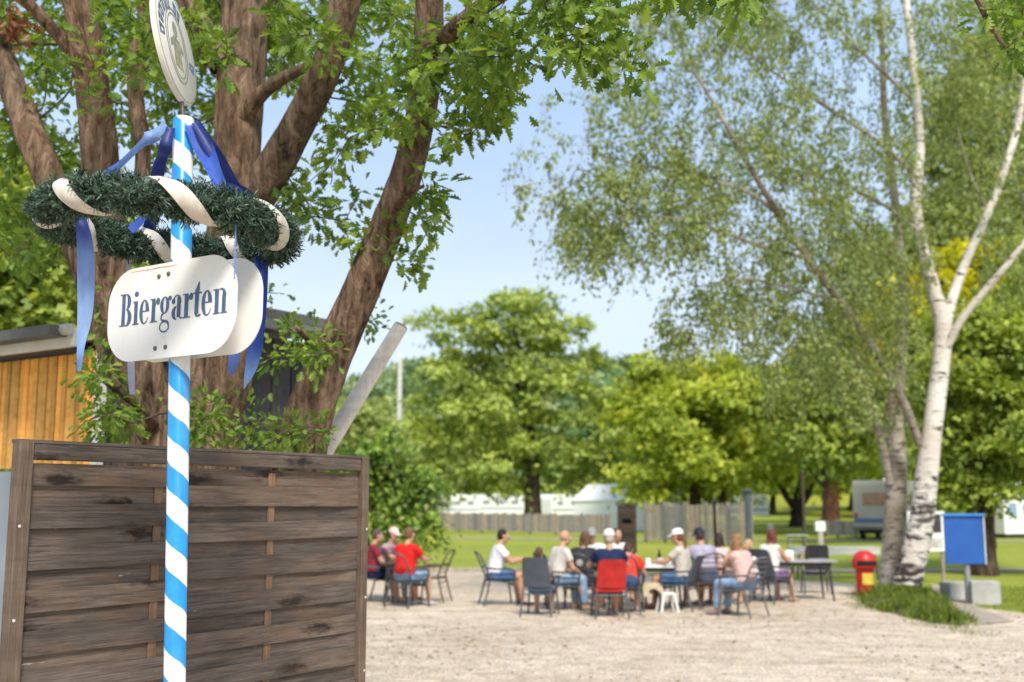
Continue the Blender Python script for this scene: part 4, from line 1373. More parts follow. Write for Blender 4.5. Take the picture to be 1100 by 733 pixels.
park_tree('fork_trunk_tree', 'green tree with a low forked dark trunk on the lawn left of the camper', 84, (856, 568),
    [[(856, 556, .55), (855, 548, .48)], [(856, 548, .32), (843, 530, .25), (832, 505, .14)], [(856, 548, .32), (868, 530, .25), (878, 500, .14)], [(856, 548, .3), (855, 520, .2), (856, 480, .1)]],
    [(850, 430, 56, 42), (890, 450, 44, 44), (820, 470, 40, 34), (860, 490, 54, 26), (905, 490, 34, 28), (880, 410, 44, 36), (925, 440, 26, 50), (835, 508, 26, 12)],
    28000, .42, M_YGREEN, 23, clump=.95, per=85, flat=.30)
park_tree('thin_trunk_tree', 'slim dark stemmed tree between the forked tree and the camper', 62, (885, 575),
    [(885, 560, .14), (886, 530, .13), (884, 490, .12), (888, 440, .06)],
    [(890, 440, 40, 30), (880, 470, 36, 26), (905, 480, 30, 22), (870, 420, 34, 26)], 7000, .34, M_DGREEN, 24, clump=.7)
park_tree('red_trunk_tree', 'tree with a stout reddish trunk far behind the camper', 100, (893, 562),
    [(893, 555, .75), (893, 530, .68), (893, 500, .5)],
    [(900, 460, 60, 50), (860, 480, 40, 30), (940, 480, 40, 40)], 11000, .5, M_DGREEN, 25, clump=1.0, tmat=bark('red_bark', (.05, .022, .014), (.15, .07, .042), (.24, .12, .08), .5, .8))
park_tree('chestnut_tree', 'dense deep green tree at the right edge behind the blue board', 29, (1056, 622),
    [(1056, 600, .34), (1054, 560, .30), (1050, 520, .28), (1050, 450, .22), (1056, 380, .12)],
    [(1040, 360, 46, 34), (1080, 380, 50, 44), (1025, 420, 34, 40), (1060, 440, 60, 44), (1100, 450, 50, 60), (1030, 490, 34, 40), (1075, 510, 50, 30), (1110, 520, 50, 26), (1010, 530, 18, 20), (1035, 540, 26, 12), (1120, 380, 50, 60), (1010, 470, 20, 50), (1130, 300, 50, 50)],
    26000, .17, M_DGREEN, 26, clump=.40, per=85, shell=.5, flat=.32)
park_tree('golden_tree', 'bright yellow leaved tree glowing behind the birch fork at right', 46, (1060, 570),
    [(1060, 540, .3), (1060, 460, .26), (1062, 380, .2), (1064, 310, .1)],
    [(1060, 290, 50, 24), (1020, 310, 34, 30), (1090, 300, 40, 28), (1000, 330, 26, 26), (1050, 330, 60, 30), (955, 350, 24, 26), (930, 400, 20, 24), (985, 320, 24, 30), (1030, 280, 20, 16)],
    13000, .26, M_YELLOW, 27, clump=.55, per=70, flat=.32)
park_tree('willow_tree', 'tall pale green tree rising behind the golden tree at right', 62, (1050, 570),
    [(1050, 520, .5), (1050, 400, .42), (1055, 250, .3), (1060, 150, .15)],
    [(1050, 130, 50, 44), (1075, 70, 44, 40), (1100, 20, 50, 50), (1020, 110, 26, 40), (1090, 190, 50, 60), (1030, 200, 44, 60), (1060, 250, 70, 50), (1010, 260, 34, 50), (1100, 100, 40, 40), (990, 300, 34, 40), (950, 300, 40, 60), (930, 360, 50, 50), (1000, 380, 50, 50), (960, 430, 50, 50)],
    34000, .34, M_PALE, 28, clump=.9, per=60, flat=.4)
park_tree('spruce_tree', 'dark blunt conifer behind the right side of the maple', 112, (668, 552),
    [(668, 540, .4), (666, 480, .3), (664, 400, .1)],
    [(664, 430, 14, 26), (662, 470, 24, 34), (665, 510, 34, 30), (640, 500, 26, 36), (690, 510, 26, 26)], 11000, .5, M_CONIF, 29, clump=.9)
# trees behind the shed on the left
left_trees = [(-40, 14, 250, 'bushy green tree at the far left edge behind the shed roof'), (60, 17, 270, 'green tree behind the shed roof under the garland'), (-120, 19, 200, 'tall green tree behind the shed, mostly outside the frame')]
for i, (px, Y, top, lb) in enumerate(left_trees):
    park_tree('shed_side_tree', lb, Y, (px, 640), [(px, 520, .2), (px + 6, 420, .18), (px + 4, 330, .1)],
        [(px, top + 40, 90, 60), (px + 60, top + 70, 60, 60), (px - 60, top + 60, 60, 60), (px + 20, top - 30, 70, 60), (px - 30, top + 110, 90, 40), (px + 60, top + 100, 70, 40)], 9000, .16, M_DGREEN, 40 + i, clump=.32, per=24, group='trees behind the shed')
# shrubs at the left of the lawn
park_tree('shrub', 'glossy leaved shrub with pale brown stems right of the wooden screen', 27, (408, 612),
    [[(405, 600, .05), (402, 570, .045), (398, 520, .03)], [(410, 605, .04), (416, 570, .035), (424, 520, .02)], [(400, 605, .04), (392, 560, .03), (388, 500, .02)]],
    [(400, 492, 20, 22), (425, 508, 22, 20), (408, 535, 24, 18), (440, 538, 24, 18), (448, 560, 20, 16), (428, 562, 22, 16), (393, 520, 20, 26), (412, 468, 12, 10), (458, 515, 12, 16)],
    5200, .15, M_GLOSS, 31, clump=.24, per=48, shell=.3, kind='birch', flat=.4)
park_tree('shrub', 'low dark shrub on the lawn behind the seated pair in pink and red', 31, (440, 606),
    [[(440, 600, .04), (440, 585, .03)], [(446, 600, .03), (452, 580, .02)]],
    [(440, 578, 22, 16), (420, 585, 16, 14), (456, 572, 16, 14)], 3500, .13, M_DGREEN, 32, clump=.25, per=16)
# tree line at the back of the park
back = [(395, 120, 430, 46), (432, 105, 505, 30), (470, 135, 500, 40), (690, 140, 490, 40), (760, 150, 480, 60), (830, 130, 470, 50), (960, 120, 470, 60), (1010, 130, 440, 60), (1075, 110, 470, 60), (1120, 120, 430, 60), (915, 140, 470, 50), (350, 140, 430, 50)]
blab = ['yellowish tree far left above the fence end', 'small pale tree beside the distant white flagpole', 'far tree at the left foot of the maple', 'far tree between the maple and the lime', 'far tree behind the lime crown', 'far tree behind the forked trunk', 'far tree behind the birch trunks', 'far tree just right of the white birch trunk', 'far tree behind the white hut at right', 'far tree beyond the right edge', 'far tree left of the birch behind the camper', 'far tree behind the leaning beam']
bmat = [M_PALE, M_PALE, M_PALE, M_DGREEN, M_YGREEN, M_YGREEN, M_YGREEN, M_MAPLE, M_DGREEN, M_MAPLE, M_YGREEN, M_PALE]
for i, (px, Y, top, w) in enumerate(back):
    h = 545 - top
    park_tree('park_tree', blab[i], Y, (px, 552), [(px, 540, .35), (px + 2, 545 - h * .4, .28), (px, 545 - h * .7, .12)],
        [(px, top + h * .25, w * .7, h * .25), (px - w * .5, top + h * .45, w * .55, h * .28), (px + w * .5, top + h * .42, w * .55, h * .28), (px, top + h * .6, w * .9, h * .22)], 6500, .55, bmat[i], 60 + i, clump=1.0, per=22, group='trees along the far side of the park')

# the wooded hill far behind: one mass
r2 = np.random.default_rng(5)
pos, ax, up, sz, tn = [], [], [], [], []
for i in range(1500):
    y = r2.uniform(205, 445)
    x = r2.uniform(-.62, .62) * y
    if r2.random() > .85 and y < 330: continue
    dens = math.sin(x * .05 + y * .02) + math.sin(x * .021 - y * .033 + 1)
    if dens < -.75 and y < 400: continue
    rr = r2.uniform(3.2, 6.2)
    hh = r2.uniform(5, 10)
    z = ground_z(x, y)
    t0 = np.clip(r2.normal(.45, .25), 0, 1)
    n = 64
    d = unit(r2.normal(0, 1, (n, 3)))
    d[:, 2] = np.abs(d[:, 2]) * 1.0 - .25
    q = d * np.array([rr, rr, hh * .62]) * r2.uniform(.7, 1.08, (n, 1)) + np.array([x, y, z + hh * .55])
    pos.append(q); ax.append(d + r2.normal(0, .7, (n, 3))); up.append(d * .8 + np.array([0, 0, .8]) + r2.normal(0, .4, (n, 3)))
    sz.append(r2.uniform(1.4, 2.7, n)); tn.append(np.clip(t0 + .25 * d[:, 2] + r2.normal(0, .12, n), 0, 1))  # light from above painted in: crown tops get a lighter tone
hw = link('hill_wood', leaves_mesh('hill_wood', np.concatenate(pos), np.concatenate(ax), np.concatenate(up), np.concatenate(sz), np.concatenate(tn), 'tuft'), M_FARW)
tag(hw, 'wooded hillside of mixed pale and dark green trees on the horizon', 'wood', kind='stuff')

# ------------------------------------------------------------------ grass at the foot of the birch and on the lawn edge
M_BLADE = leaf_mat('grass_blade', (0.085, 0.140, 0.022), (0.300, 0.370, 0.065), .35, (.28, .30, .09))
mo = [G(921, 640), G(945, 633), G(985, 637), G(1010, 645), G(1040, 668), G(1030, 675), G(990, 668), G(950, 658), G(925, 650)]
moc = Vector((sum(p.x for p in mo) / len(mo), sum(p.y for p in mo) / len(mo), 0))
nring = 7
vs, fs = [], []
mo2 = spline([(p.x, p.y) for p in mo] + [(mo[0].x, mo[0].y)], 40)[:-1]
for j in range(nring + 1):
    f = j / nring
    for (x, y) in mo2:
        vs.append((moc.x + (x - moc.x) * (1 - f), moc.y + (y - moc.y) * (1 - f), .004 + .13 * (1 - (1 - f) ** 2) + .012 * math.sin(x * 5 + j) * math.sin(y * 4)))
nm = len(mo2)
fs = [(j * nm + i, j * nm + (i + 1) % nm, (j + 1) * nm + (i + 1) % nm, (j + 1) * nm + i) for j in range(nring) for i in range(nm)]
M_SOIL = plain('mound_soil', (.12, .105, .05), .95, .4, 6, .5, 30)
tag(MB().add(vs, fs).build('grass_mound', M_SOIL, smooth=True), kind='structure')
pos, ax, nr, sz, tn = [], [], [], [], []
def inside(x, y, poly):
    c = False
    for i in range(len(poly)):
        (x1, y1), (x2, y2) = poly[i - 1], poly[i]
        if (y1 > y) != (y2 > y) and x < (x2 - x1) * (y - y1) / (y2 - y1) + x1:
            c = not c
    return c
def blade(x, y, z, s):
    pos.append((x, y, z)); ax.append((random.gauss(0, .4), random.gauss(0, .4), 1)); nr.append((random.gauss(0, 1), -1 + random.gauss(0, .5), .2))
    sz.append(s * random.uniform(.5, 1.3)); tn.append(min(1, max(0, random.gauss(.45, .25))))
for _ in range(7500):
    i = random.randrange(nm)
    f = random.random() ** .6
    x, y = mo2[i]
    x2, y2 = mo2[(i + 1) % nm]
    u = random.random()
    x, y = x + (x2 - x) * u, y + (y2 - y) * u
    ff = f * random.uniform(.9, 1.14)
    bx, by = moc.x + (x - moc.x) * ff, moc.y + (y - moc.y) * ff
    if math.sin(bx * 3.1) * math.sin(by * 3.7 + 1) > .45 and random.random() < .85: continue
    blade(bx, by, .13 * (1 - min(1, ff) ** 2), .10 + .06 * (math.sin(bx * 2.3 + by) > .2))
for _ in range(16000):
    x = random.uniform(7.9, 15)
    y = random.uniform(16.4, 25)
    if inside(x, y, outl) or inside(x, y, pave_poly): continue
    blade(x, y, 0, .07)
for _ in range(5000):
    i = random.randrange(len(ke) - 1)
    x, y = ke[i] + (ke[i + 1] - ke[i]) * random.random()
    blade(x, y + random.uniform(.15, .7), 0, .09)
for _ in range(1500):   # weeds creeping into the gravel
    i = random.randrange(nm)
    bx, by = moc.x + (mo2[i][0] - moc.x) * random.uniform(1, 1.5), moc.y + (mo2[i][1] - moc.y) * random.uniform(1, 1.35)
    if math.sin(bx * 4 + by * 2) > .1: blade(bx, by, .012, .06)
gr = link('grass', leaves_mesh('grass', pos, ax, nr, sz, tn, 'blade'), M_BLADE)
tag(gr, 'short green grass on the birch mound and the lawn edges', 'grass', kind='stuff')

# fallen leaves and loose stones on the gravel
pos, ax, nr, sz, tn = [], [], [], [], []
for _ in range(5200):
    y = random.uniform(10.5, 26)
    x = random.uniform(-.2, .5) * y
    if not inside(x, y, outl): continue
    if math.sin(x * 1.1 + .6 * y) + math.sin(y * .9 - x * .5) + random.gauss(0, .8) < .3: continue
    pos.append((x, y, .016)); ax.append((random.gauss(0, 1), random.gauss(0, 1), random.uniform(-.05, .15))); nr.append((random.gauss(0, .25), random.gauss(0, .25), 1))
    sz.append(random.uniform(.03, .075)); tn.append(random.random())
ll = link('fallen_leaves', leaves_mesh('fallen_leaves', pos, ax, nr, sz, tn, 'birch'), leaf_mat('fallen_leaf', (.15, .095, .045), (.40, .30, .15), .1))
tag(ll, 'brown and straw coloured fallen leaves scattered over the gravel', 'leaves', kind='stuff')
oc = np.array([(1, 0, 0), (0, 1, 0), (-1, 0, 0), (0, -1, 0), (0, 0, .7), (.7, .7, .3), (-.7, .7, .35), (-.6, -.75, .3), (.75, -.6, .35)])
of = [(0, 5, 4), (5, 1, 4), (1, 6, 4), (6, 2, 4), (2, 7, 4), (7, 3, 4), (3, 8, 4), (8, 0, 4)]
sv, sf = [], []
for _ in range(4200):
    y = random.uniform(10.5, 19)
    x = random.uniform(-.2, .5) * y
    if not inside(x, y, outl): continue
    k0 = len(sv)
    r_ = random.uniform(.008, .022)
    a_ = random.uniform(0, 6.28)
    for q in oc:
        j = random.uniform(.75, 1.25) * r_
        sv.append((x + (q[0] * math.cos(a_) - q[1] * math.sin(a_)) * j, y + (q[0] * math.sin(a_) + q[1] * math.cos(a_)) * j, .012 + q[2] * j))
    sf += [tuple(k0 + i for i in f) for f in of]
st_ = MB().add(sv, sf).build('loose_stones', plain('pebble', (.52, .47, .41), .85, .35, 3))
tag(st_, 'small loose pebbles scattered over the gravel', 'stones', kind='stuff')
# ------------------------------------------------------------------ park furniture and far things
M_GREYWOOD = wood_mat('grey_paling', (.17, .15, .125), (.31, .28, .24), (.44, .40, .35), along='z', knots=False, scale=.7)
def fence_run(name, label, a, b, h, n_posts, board, gap, rail=True, base=None, mat=M_GREYWOOD):
    a, b = Vector((a[0], a[1], 0)), Vector((b[0], b[1], 0))
    o = empty(name, (a.x, a.y, 0), math.atan2((b - a).y, (b - a).x), label=label, cat='fence')
    Lg = (b - a).length
    mb = MB()
    k = int(Lg / (board + gap))
    for i in range(k):
        x = (i + .5) * (board + gap)
        hh = h * random.uniform(.94, 1.02)
        mb.box((x, 0, hh / 2 + .1), (board, .02, hh - .1))
    mb.build('paling', mat, o)
    mb = MB()
    for z in (.35, h * .82):
        mb.box((Lg / 2, .035, z), (Lg, .04, .09))
    mb.build('rail', mat, o)
    for i in range(n_posts):
        MB().box((Lg * i / (n_posts - 1), .09, (h + .1) / 2), (.11, .11, h + .1)).build('post', mat, o)
    return o
fa, fb = G(446, 571), G(655, 577)
fence_run('paling_fence', 'long low grey weathered paling fence below the maple', (fa.x, fa.y), (fb.x, fb.y), 1.15, 9, .14, .015)
fa, fb = G(692, 583), G(806, 588)
fence_run('paling_fence', 'taller grey paling fence with thin posts right of the brown cabinet', (fa.x, fa.y), (fb.x, fb.y), 1.75, 6, .10, .05)
fa, fb = G(880, 577), G(918, 579)
fence_run('paling_fence', 'short grey fence piece on the lawn left of the camper', (fa.x, fa.y), (fb.x, fb.y), .85, 3, .12, .01)

# brown timber cabinet with a slot
pb_ = G(674, 599)
M_CAB = wood_mat('dark_planks', (.028, .018, .014), (.062, .042, .032), (.10, .07, .055), along='x', knots=False, scale=.6)
cab = empty('timber_cabinet', (pb_.x, pb_.y, 0), R(-6), label='tall dark brown timber cabinet with a black slot behind the white capped group', cat='cabinet')
mb = MB()
for i in range(11):
    z = .08 + i * .15
    if i in (7,):
        mb.box((-.24, 0, z + .07), (.16, .5, .14)); mb.box((.24, 0, z + .07), (.16, .5, .14)); continue
    mb.box((0, 0, z + .07), (.64, .5, .143))
mb.build('planking', M_CAB, cab, bevel=.006, segs=1)
MB().box((0, .05, 1.2), (.33, .38, .15)).build('slot', plain('slot_black', (.012, .011, .010), .9), cab)
MB().box((0, 0, 1.765), (.72, .58, .06)).build('lid', M_CAB, cab, bevel=.008)

def roundbox(mb, L_, D_, H_, z0, r, n=5):
    """box with a rounded side profile in xz, extruded along y"""
    pts = []
    for cx, cz, a0 in ((L_ / 2 - r, H_ - r, 0), (-L_ / 2 + r, H_ - r, 90), (-L_ / 2 + r * .6, r * .6, 180), (L_ / 2 - r * .6, r * .6, 270)):
        rr = r if cz > H_ / 2 else r * .6
        for k in range(n + 1):
            a = R(a0 + 90 * k / n)
            pts.append((cx + rr * math.cos(a), z0 + cz + rr * math.sin(a)))
    mb.prism(pts, Matrix.Translation((0, -D_ / 2, 0)), D_)
M_WHITE = plain('white_shell', (.86, .86, .84), .4, .06, 1.2)
M_GLASSD = plain('dark_glass', (.035, .045, .055), .1, .2, 2, 0, spec=.8)
M_TYRE = plain('tyre_rubber', (.022, .022, .022), .85, .2)
M_RIM = plain('wheel_rim', (.45, .45, .46), .4, .1, metal=.5)
def wheel(x, y, r, parent):
    w = MB().lathe([(r * .6, -.09), (r * .95, -.09), (r, -.06), (r, .06), (r * .95, .09), (r * .6, .09)], sides=24, M=Matrix.Translation((x, y, r)) @ Matrix.Rotation(R(90), 4, 'X')).build('wheel', M_TYRE, parent, smooth=True)
    MB().lathe([(r * .58, -.095), (r * .5, -.1), (.04, -.1), (.04, .1), (r * .5, .1), (r * .58, .095)], sides=20, M=Matrix.Translation((x, y, r)) @ Matrix.Rotation(R(90), 4, 'X')).build('rim', M_RIM, w, smooth=True)
M_PANE = plain('tinted_pane', (.30, .34, .36), .15, .1, 2, 0, spec=.6)
def caravan(x, y, rz, label, stripe=(.20, .28, .38), group=None):
    z = ground_z(x, y)
    o = empty('caravan', (x, y, z), rz, label=label, cat='caravan', group=group)
    mb = MB()
    roundbox(mb, 5.2, 2.2, 2.05, .5, .5)
    mb.build('shell', M_WHITE, o, bevel=.04)
    for sx in (-1.5, 0.2, 1.6):
        for sy in (-1, 1):
            f = MB().box((sx, sy * 1.105, 1.75), (.7, .03, .4)).build('window', plain('window_frame_grey', (.3, .3, .3), .4), o, bevel=.01)
            MB().box((sx, sy * 1.122, 1.75), (.62, .01, .33)).build('pane', M_PANE, f)
    for sy in (-1, 1):
        MB().box((0, sy * 1.108, 1.12), (5.0, .012, .14)).build('stripe', plain('caravan_stripe', stripe, .5), o)
    for sy in (-1, 1):
        wheel(-.2, sy * .98, .32, o)
    MB().tube([(2.5, 0, .5), (3.6, 0, .5)], .05, 8).build('drawbar', M_RIM, o)
    return o
for px, Y, rz, lb in ((484, 108, .5, 'white caravan behind the left end of the low grey fence'), (541, 116, -.35, 'white caravan in the middle behind the low grey fence and maple trunk'), (606, 107, .7, 'white caravan between the maple trunk and the white marquee')):
    q = P(px, 545, Y)
    caravan(q.x, Y, rz, lb, group='caravans behind the low grey fence')
q = P(795, 540, 108)
caravan(q.x, 108, .5, 'white caravan seen between the lime and the forked tree')

# marquee with white roof and blue grey gable
q = P(676, 545, 76)
tent = empty('marquee', (q.x, 76, 0), R(-40), label='white roofed marquee with a pale blue grey gable end', cat='tent')
M_TENT = plain('tent_white', (.82, .82, .80), .5, .05, .8)
M_TENTB = plain('tent_blue', (.30, .40, .50), .6, .1, .8)
Lt, Wt, e_, rg = 6.6, 3.6, 2.05, 3.05
mb = MB()
vs = [(-Lt / 2 - .1, -Wt / 2 - .12, e_ - .08), (Lt / 2 + .1, -Wt / 2 - .12, e_ - .08), (Lt / 2 + .1, 0, rg), (-Lt / 2 - .1, 0, rg), (Lt / 2 + .1, Wt / 2 + .12, e_ - .08), (-Lt / 2 - .1, Wt / 2 + .12, e_ - .08)]
mb.add(vs + [(x, y, z - .05) for x, y, z in vs], [(0, 1, 2, 3), (3, 2, 4, 5), (9, 8, 7, 6), (11, 10, 8, 9), (0, 6, 7, 1), (5, 4, 10, 11), (1, 7, 8, 2), (2, 8, 10, 4), (0, 3, 9, 6), (3, 5, 11, 9)])
mb.build('roof', M_TENT, tent)
mb = MB()
mb.box((0, -Wt / 2, e_ / 2 - .05), (Lt, .03, e_ - .1)); mb.box((0, Wt / 2, e_ / 2 - .05), (Lt, .03, e_ - .1))
mb.build('side_wall', M_TENT, tent)
for sx in (-1, 1):
    mb = MB()
    mb.prism([(-Wt / 2 + .02, 0), (Wt / 2 - .02, 0), (Wt / 2 - .02, e_ - .16), (0, rg - .08), (-Wt / 2 + .02, e_ - .16)], Matrix.Translation((sx * (Lt / 2 - .02), 0, 0)) @ Matrix.Rotation(R(90), 4, 'Z'), .03)
    mb.build('gable_wall', M_TENTB, tent)

# camper (rear and side)
q = G(948, 581)
camper = empty('camper_van', (q.x + 1.25, q.y + 2.6, 0), R(60), label='beige grey camper parked on the lawn behind the birch trunks', cat='camper')
M_CAMP = plain('camper_shell', (.40, .38, .32), .5, .08, 1.0)
mb = MB()
roundbox(mb, 5.6, 2.3, 2.35, .55, .22)
mb.build('body', M_CAMP, camper, bevel=.05)
MB().box((-2.815, 0, 2.0), (.03, 1.3, .6)).build('rear_window', plain('reddish_curtain', (.34, .18, .12), .25, .3, 6, spec=.7), camper, bevel=.01)
MB().box((-2.81, 0, .95), (.03, 2.2, .22)).build('rear_band', plain('blue_band', (.10, .17, .26), .5), camper)
MB().box((-2.86, 0, .58), (.14, 2.24, .16)).build('bumper', plain('bumper_grey', (.14, .13, .12), .6), camper, bevel=.02)
for sy in (-1, 1):
    MB().box((-2.82, sy * 1.0, 1.2), (.04, .14, .24)).build('tail_lamp', plain('lamp_red', (.45, .03, .02), .3), camper, bevel=.01)
    MB().box((0, sy * 1.155, 1.95), (1.5, .03, .55)).build('side_window', M_GLASSD, camper, bevel=.01)
    MB().box((0, sy * 1.153, 1.0), (5.4, .012, .16)).build('side_band', bpy.data.materials['blue_band'], camper)
    wheel(-1.5, sy * 1.0, .36, camper); wheel(1.9, sy * 1.0, .36, camper)
MB().box((1.0, 0, 2.98), (.8, .7, .14)).build('roof_hatch', M_WHITE, camper, bevel=.03)
MB().box((0, 0, .45), (5.2, 1.9, .2)).build('chassis', M_TYRE, camper)

# white hut at the far right
q = P(1080, 545, 60)
hut = empty('garden_hut', (q.x, 60, 0), R(20), label='small white hut with bluish windows beyond the lawn at right', cat='hut')
MB().box((0, 0, 1.2), (2.3, 2.2, 2.0)).build('wall', M_TENT, hut, bevel=.02)
mb = MB()
mb.prism([(-1.35, 2.15), (1.35, 2.15), (0, 2.9)], Matrix.Translation((0, -1.3, 0)), 2.6)
mb.build('roof', M_WHITE, hut)
for x in (-.6, .35):
    f = MB().box((x, -1.11, 1.45), (.66, .04, .8)).build('window', M_WHITE, hut)
    MB().box((x, -1.135, 1.45), (.54, .02, .68)).build('pane', plain('bluish_pane', (.25, .36, .50), .15), f)
MB().box((0, 0, .1), (2.2, 2.1, .2)).build('base', M_TYRE, hut)

# distant white flagpole
q = P(427.5, 550, 95)
fp = empty('flagpole', (q.x, 95, 0), label='distant white flagpole beside the leaning beam', cat='pole')
MB().lathe([(.30, 0), (.24, 6), (.19, 14.0), (.05, 14.1)], sides=12).build('mast', plain('mast_white', (.62, .62, .60), .5), fp, smooth=True)
MB().lathe([(.02, 14.1), (.16, 14.2), (.16, 14.3), (.02, 14.42)], sides=12).build('finial', M_WHITE, fp, smooth=True)

# blue board on a grey post with two concrete blocks
q = G(1042, 650)
board = empty('blue_board', (q.x, q.y, 0), R(-4), label='blue rectangular board on a grey steel post', cat='sign')
M_BOARD = plain('board_blue', (.018, .095, .36), .45, .12, 3, .05)
MB().tube([(.0, .06, 0), (.0, .06, 1.3)], .055, 14).build('post', plain('post_grey', (.30, .30, .28), .5, .12, metal=.3), board, smooth=True)
MB().box((-.04, 0, 1.16), (.70, .05, .86)).build('panel', M_BOARD, board, bevel=.008)
MB().box((-.04, -.01, 1.615), (.74, .12, .045)).build('top_edge', plain('board_bright_blue', (.03, .22, .62), .4), board, bevel=.006)
MB().box((.322, 0, 1.16), (.02, .06, .87)).build('side_edge', plain('board_pale_edge', (.62, .64, .66), .5), board)
M_CONC = plain('concrete', (.42, .41, .385), .9, .18, 3, .4, 30)
for px, py, w, h, rz, lb in ((1031, 645, .42, .33, .1, 'smaller concrete block left of the blue board post'), (1062, 651, .50, .43, -.12, 'larger concrete block right of the blue board post')):
    q = G(px, py)
    o = MB().box((0, 0, h / 2), (w, .42, h)).build('concrete_block', M_CONC, bevel=.018)
    o.location = (q.x, q.y + .21, 0); o.rotation_euler.z = rz
    tag(o, lb, 'block')

# white framed notice board behind the birch
q = G(998, 627)
nbd = empty('notice_board', (q.x, q.y, 0), R(6), label='white framed notice board with dark pictures behind the white birch trunk', cat='sign')
MB().box((0, 0, 1.18), (.90, .05, .92)).build('frame', M_WHITE, nbd, bevel=.01)
MB().box((.14, -.028, 1.36), (.42, .012, .42)).build('picture', plain('picture_dark', (.06, .05, .055), .5, .6, 14), nbd)
MB().box((-.28, -.028, 1.3), (.26, .012, .5)).build('picture', plain('picture_light', (.45, .42, .38), .5, .5, 14), nbd)
MB().box((.12, -.028, .92), (.5, .012, .22)).build('picture', plain('picture_pale', (.55, .52, .5), .5, .3, 14), nbd)
for sx in (-.38, .38):
    MB().box((sx, .04, .40), (.07, .05, .8)).build('leg', M_GREYWOOD, nbd)

# red litter bin
q = G(930, 641)
bn = empty('litter_bin', (q.x, q.y, 0), R(3), label='red litter bin with a domed hood, black slot and yellow label', cat='bin')
M_RED_ = plain('bin_red', (.52, .022, .018), .4, .12, 4, .05)
mb = MB()
mb.lathe([(.155, .06), (.165, .1), (.175, .55)], sides=32)
mb.build('body', M_RED_, bn, smooth=True)
mb = MB()
mb.lathe([(.225, .55), (.235, .57), (.235, .64), (.225, .72), (.195, .80), (.145, .86), (.08, .89), (.01, .90)], sides=36)
mb.build('hood', M_RED_, bn, smooth=True)
def arc_patch(r, z0, z1, a0, a1, n=14, r2=None):
    mb = MB()
    vs = []
    for i in range(n + 1):
        a = R(a0 + (a1 - a0) * i / n)
        vs += [(r * math.cos(a), r * math.sin(a), z0), ((r2 or r) * math.cos(a), (r2 or r) * math.sin(a), z1)]
    mb.add(vs, [(2 * i, 2 * i + 2, 2 * i + 3, 2 * i + 1) for i in range(n)])
    return mb
arc_patch(.238, .60, .70, 215, 325, r2=.2345).build('slot', bpy.data.materials['slot_black'], bn, smooth=True)
arc_patch(.1795, .24, .46, 235, 318, r2=.1765).build('label_plate', plain('label_yellow', (.66, .52, .06), .5, .3, 30), bn, smooth=True)
MB().lathe([(.12, 0), (.13, .02), (.10, .06)], sides=24).build('foot', M_TYRE, bn, smooth=True)

# small posts on the lawn
def bollard(px, py, h, r, mat, label, cap=None):
    q = G(px, py)
    o = empty('bollard', (q.x, q.y, 0), label=label, cat='post')
    MB().lathe([(r, 0), (r, h * .93), (r * .8, h)], sides=16).build('shaft', mat, o, smooth=True)
    if cap: MB().box((0, 0, h + .14), (r * 3.4, r * 2.2, .34)).build('lamp_box', cap, o, bevel=.02)
    return o
bollard(828, 583, .85, .16, plain('bollard_grey', (.14, .14, .135), .7), 'stout dark grey bollard on the lawn below the forked tree')
bollard(882, 596, .85, .10, plain('bollard_beige', (.42, .38, .30), .7), 'thin beige post topped by a white box in front of the camper', M_WHITE)
def thin_post(px, py, top, r, label, mat):
    q = G(px, py)
    h = P(px, top, q.y).z
    o = empty('post', (q.x, q.y, 0), label=label, cat='post')
    MB().tube([(0, 0, 0), (0, 0, h)], r, 10).build('shaft', mat, o)
    MB().lathe([(r * 1.6, h), (r * 1.6, h + .04), (r * .3, h + .09)], sides=12).build('cap', mat, o)
    return o
M_DARKM = plain('dark_metal', (.030, .030, .034), .5, .2)
thin_post(769.5, 626, 542, .035, 'tall thin dark pole between the lavender shirt and the long haired woman', M_DARKM)
thin_post(865, 590, 508, .06, 'slender dark post on the lawn right of the forked tree', plain('post_brown', (.07, .05, .038), .8))
thin_post(805, 593, 528, .13, 'thick blue grey post at the right end of the taller paling fence', plain('post_bluegrey', (.075, .09, .115), .7))

# ------------------------------------------------------------------ tables
M_TTOP = plain('table_white', (.74, .73, .69), .45, .08)
M_TDARK = plain('table_brown', (.10, .062, .042), .6, .2)
M_STEEL = plain('steel_dark', (.06, .06, .065), .5, .1, metal=.4)
def table(x, y, L_, D_, rz, label, top=M_TTOP, legm=M_STEEL, h=.75, cat='table', apron=None):
    o = empty('beer_table' if L_ > 1.3 else 'garden_table', (x, y, 0.012), rz, label=label, cat=cat)
    MB().box((0, 0, h - .018), (L_, D_, .036)).build('tabletop', top, o, bevel=.006)
    ah, am = apron or (.06, legm)
    MB().box((0, 0, h - .038 - ah / 2), (L_ - (.02 if apron else .2), D_ - (.02 if apron else .14), ah)).build('apron', am, o)
    for sx in (-1, 1):
        for sy in (-1, 1):
            MB().tube([(sx * (L_ / 2 - .14), sy * (D_ / 2 - .10), h - .04), (sx * (L_ / 2 - .08), sy * (D_ / 2 - .06), 0)], .02, 8).build('leg', legm, o)
    return o
def at(px, py):
    q = G(px, py)
    return q.x, q.y
tA = (at(637, 650)[0], 20.25)
table(tA[0], tA[1], 1.9, .8, 0.03, 'brown table where the group left of the white cap sits', M_TDARK)
tB = (at(695, 645)[0], 20.0)
table(tB[0], tB[1], .86, .8, 0, 'white topped table set with cups between the red shirt and the white capped woman')
tC = (at(838, 640)[0], 21.7)
table(tC[0], tC[1], 1.5, .8, 0.02, 'grey table of the group at the right under the birch', plain('table_grey', (.34, .33, .32), .5))
q = G(897, 622)
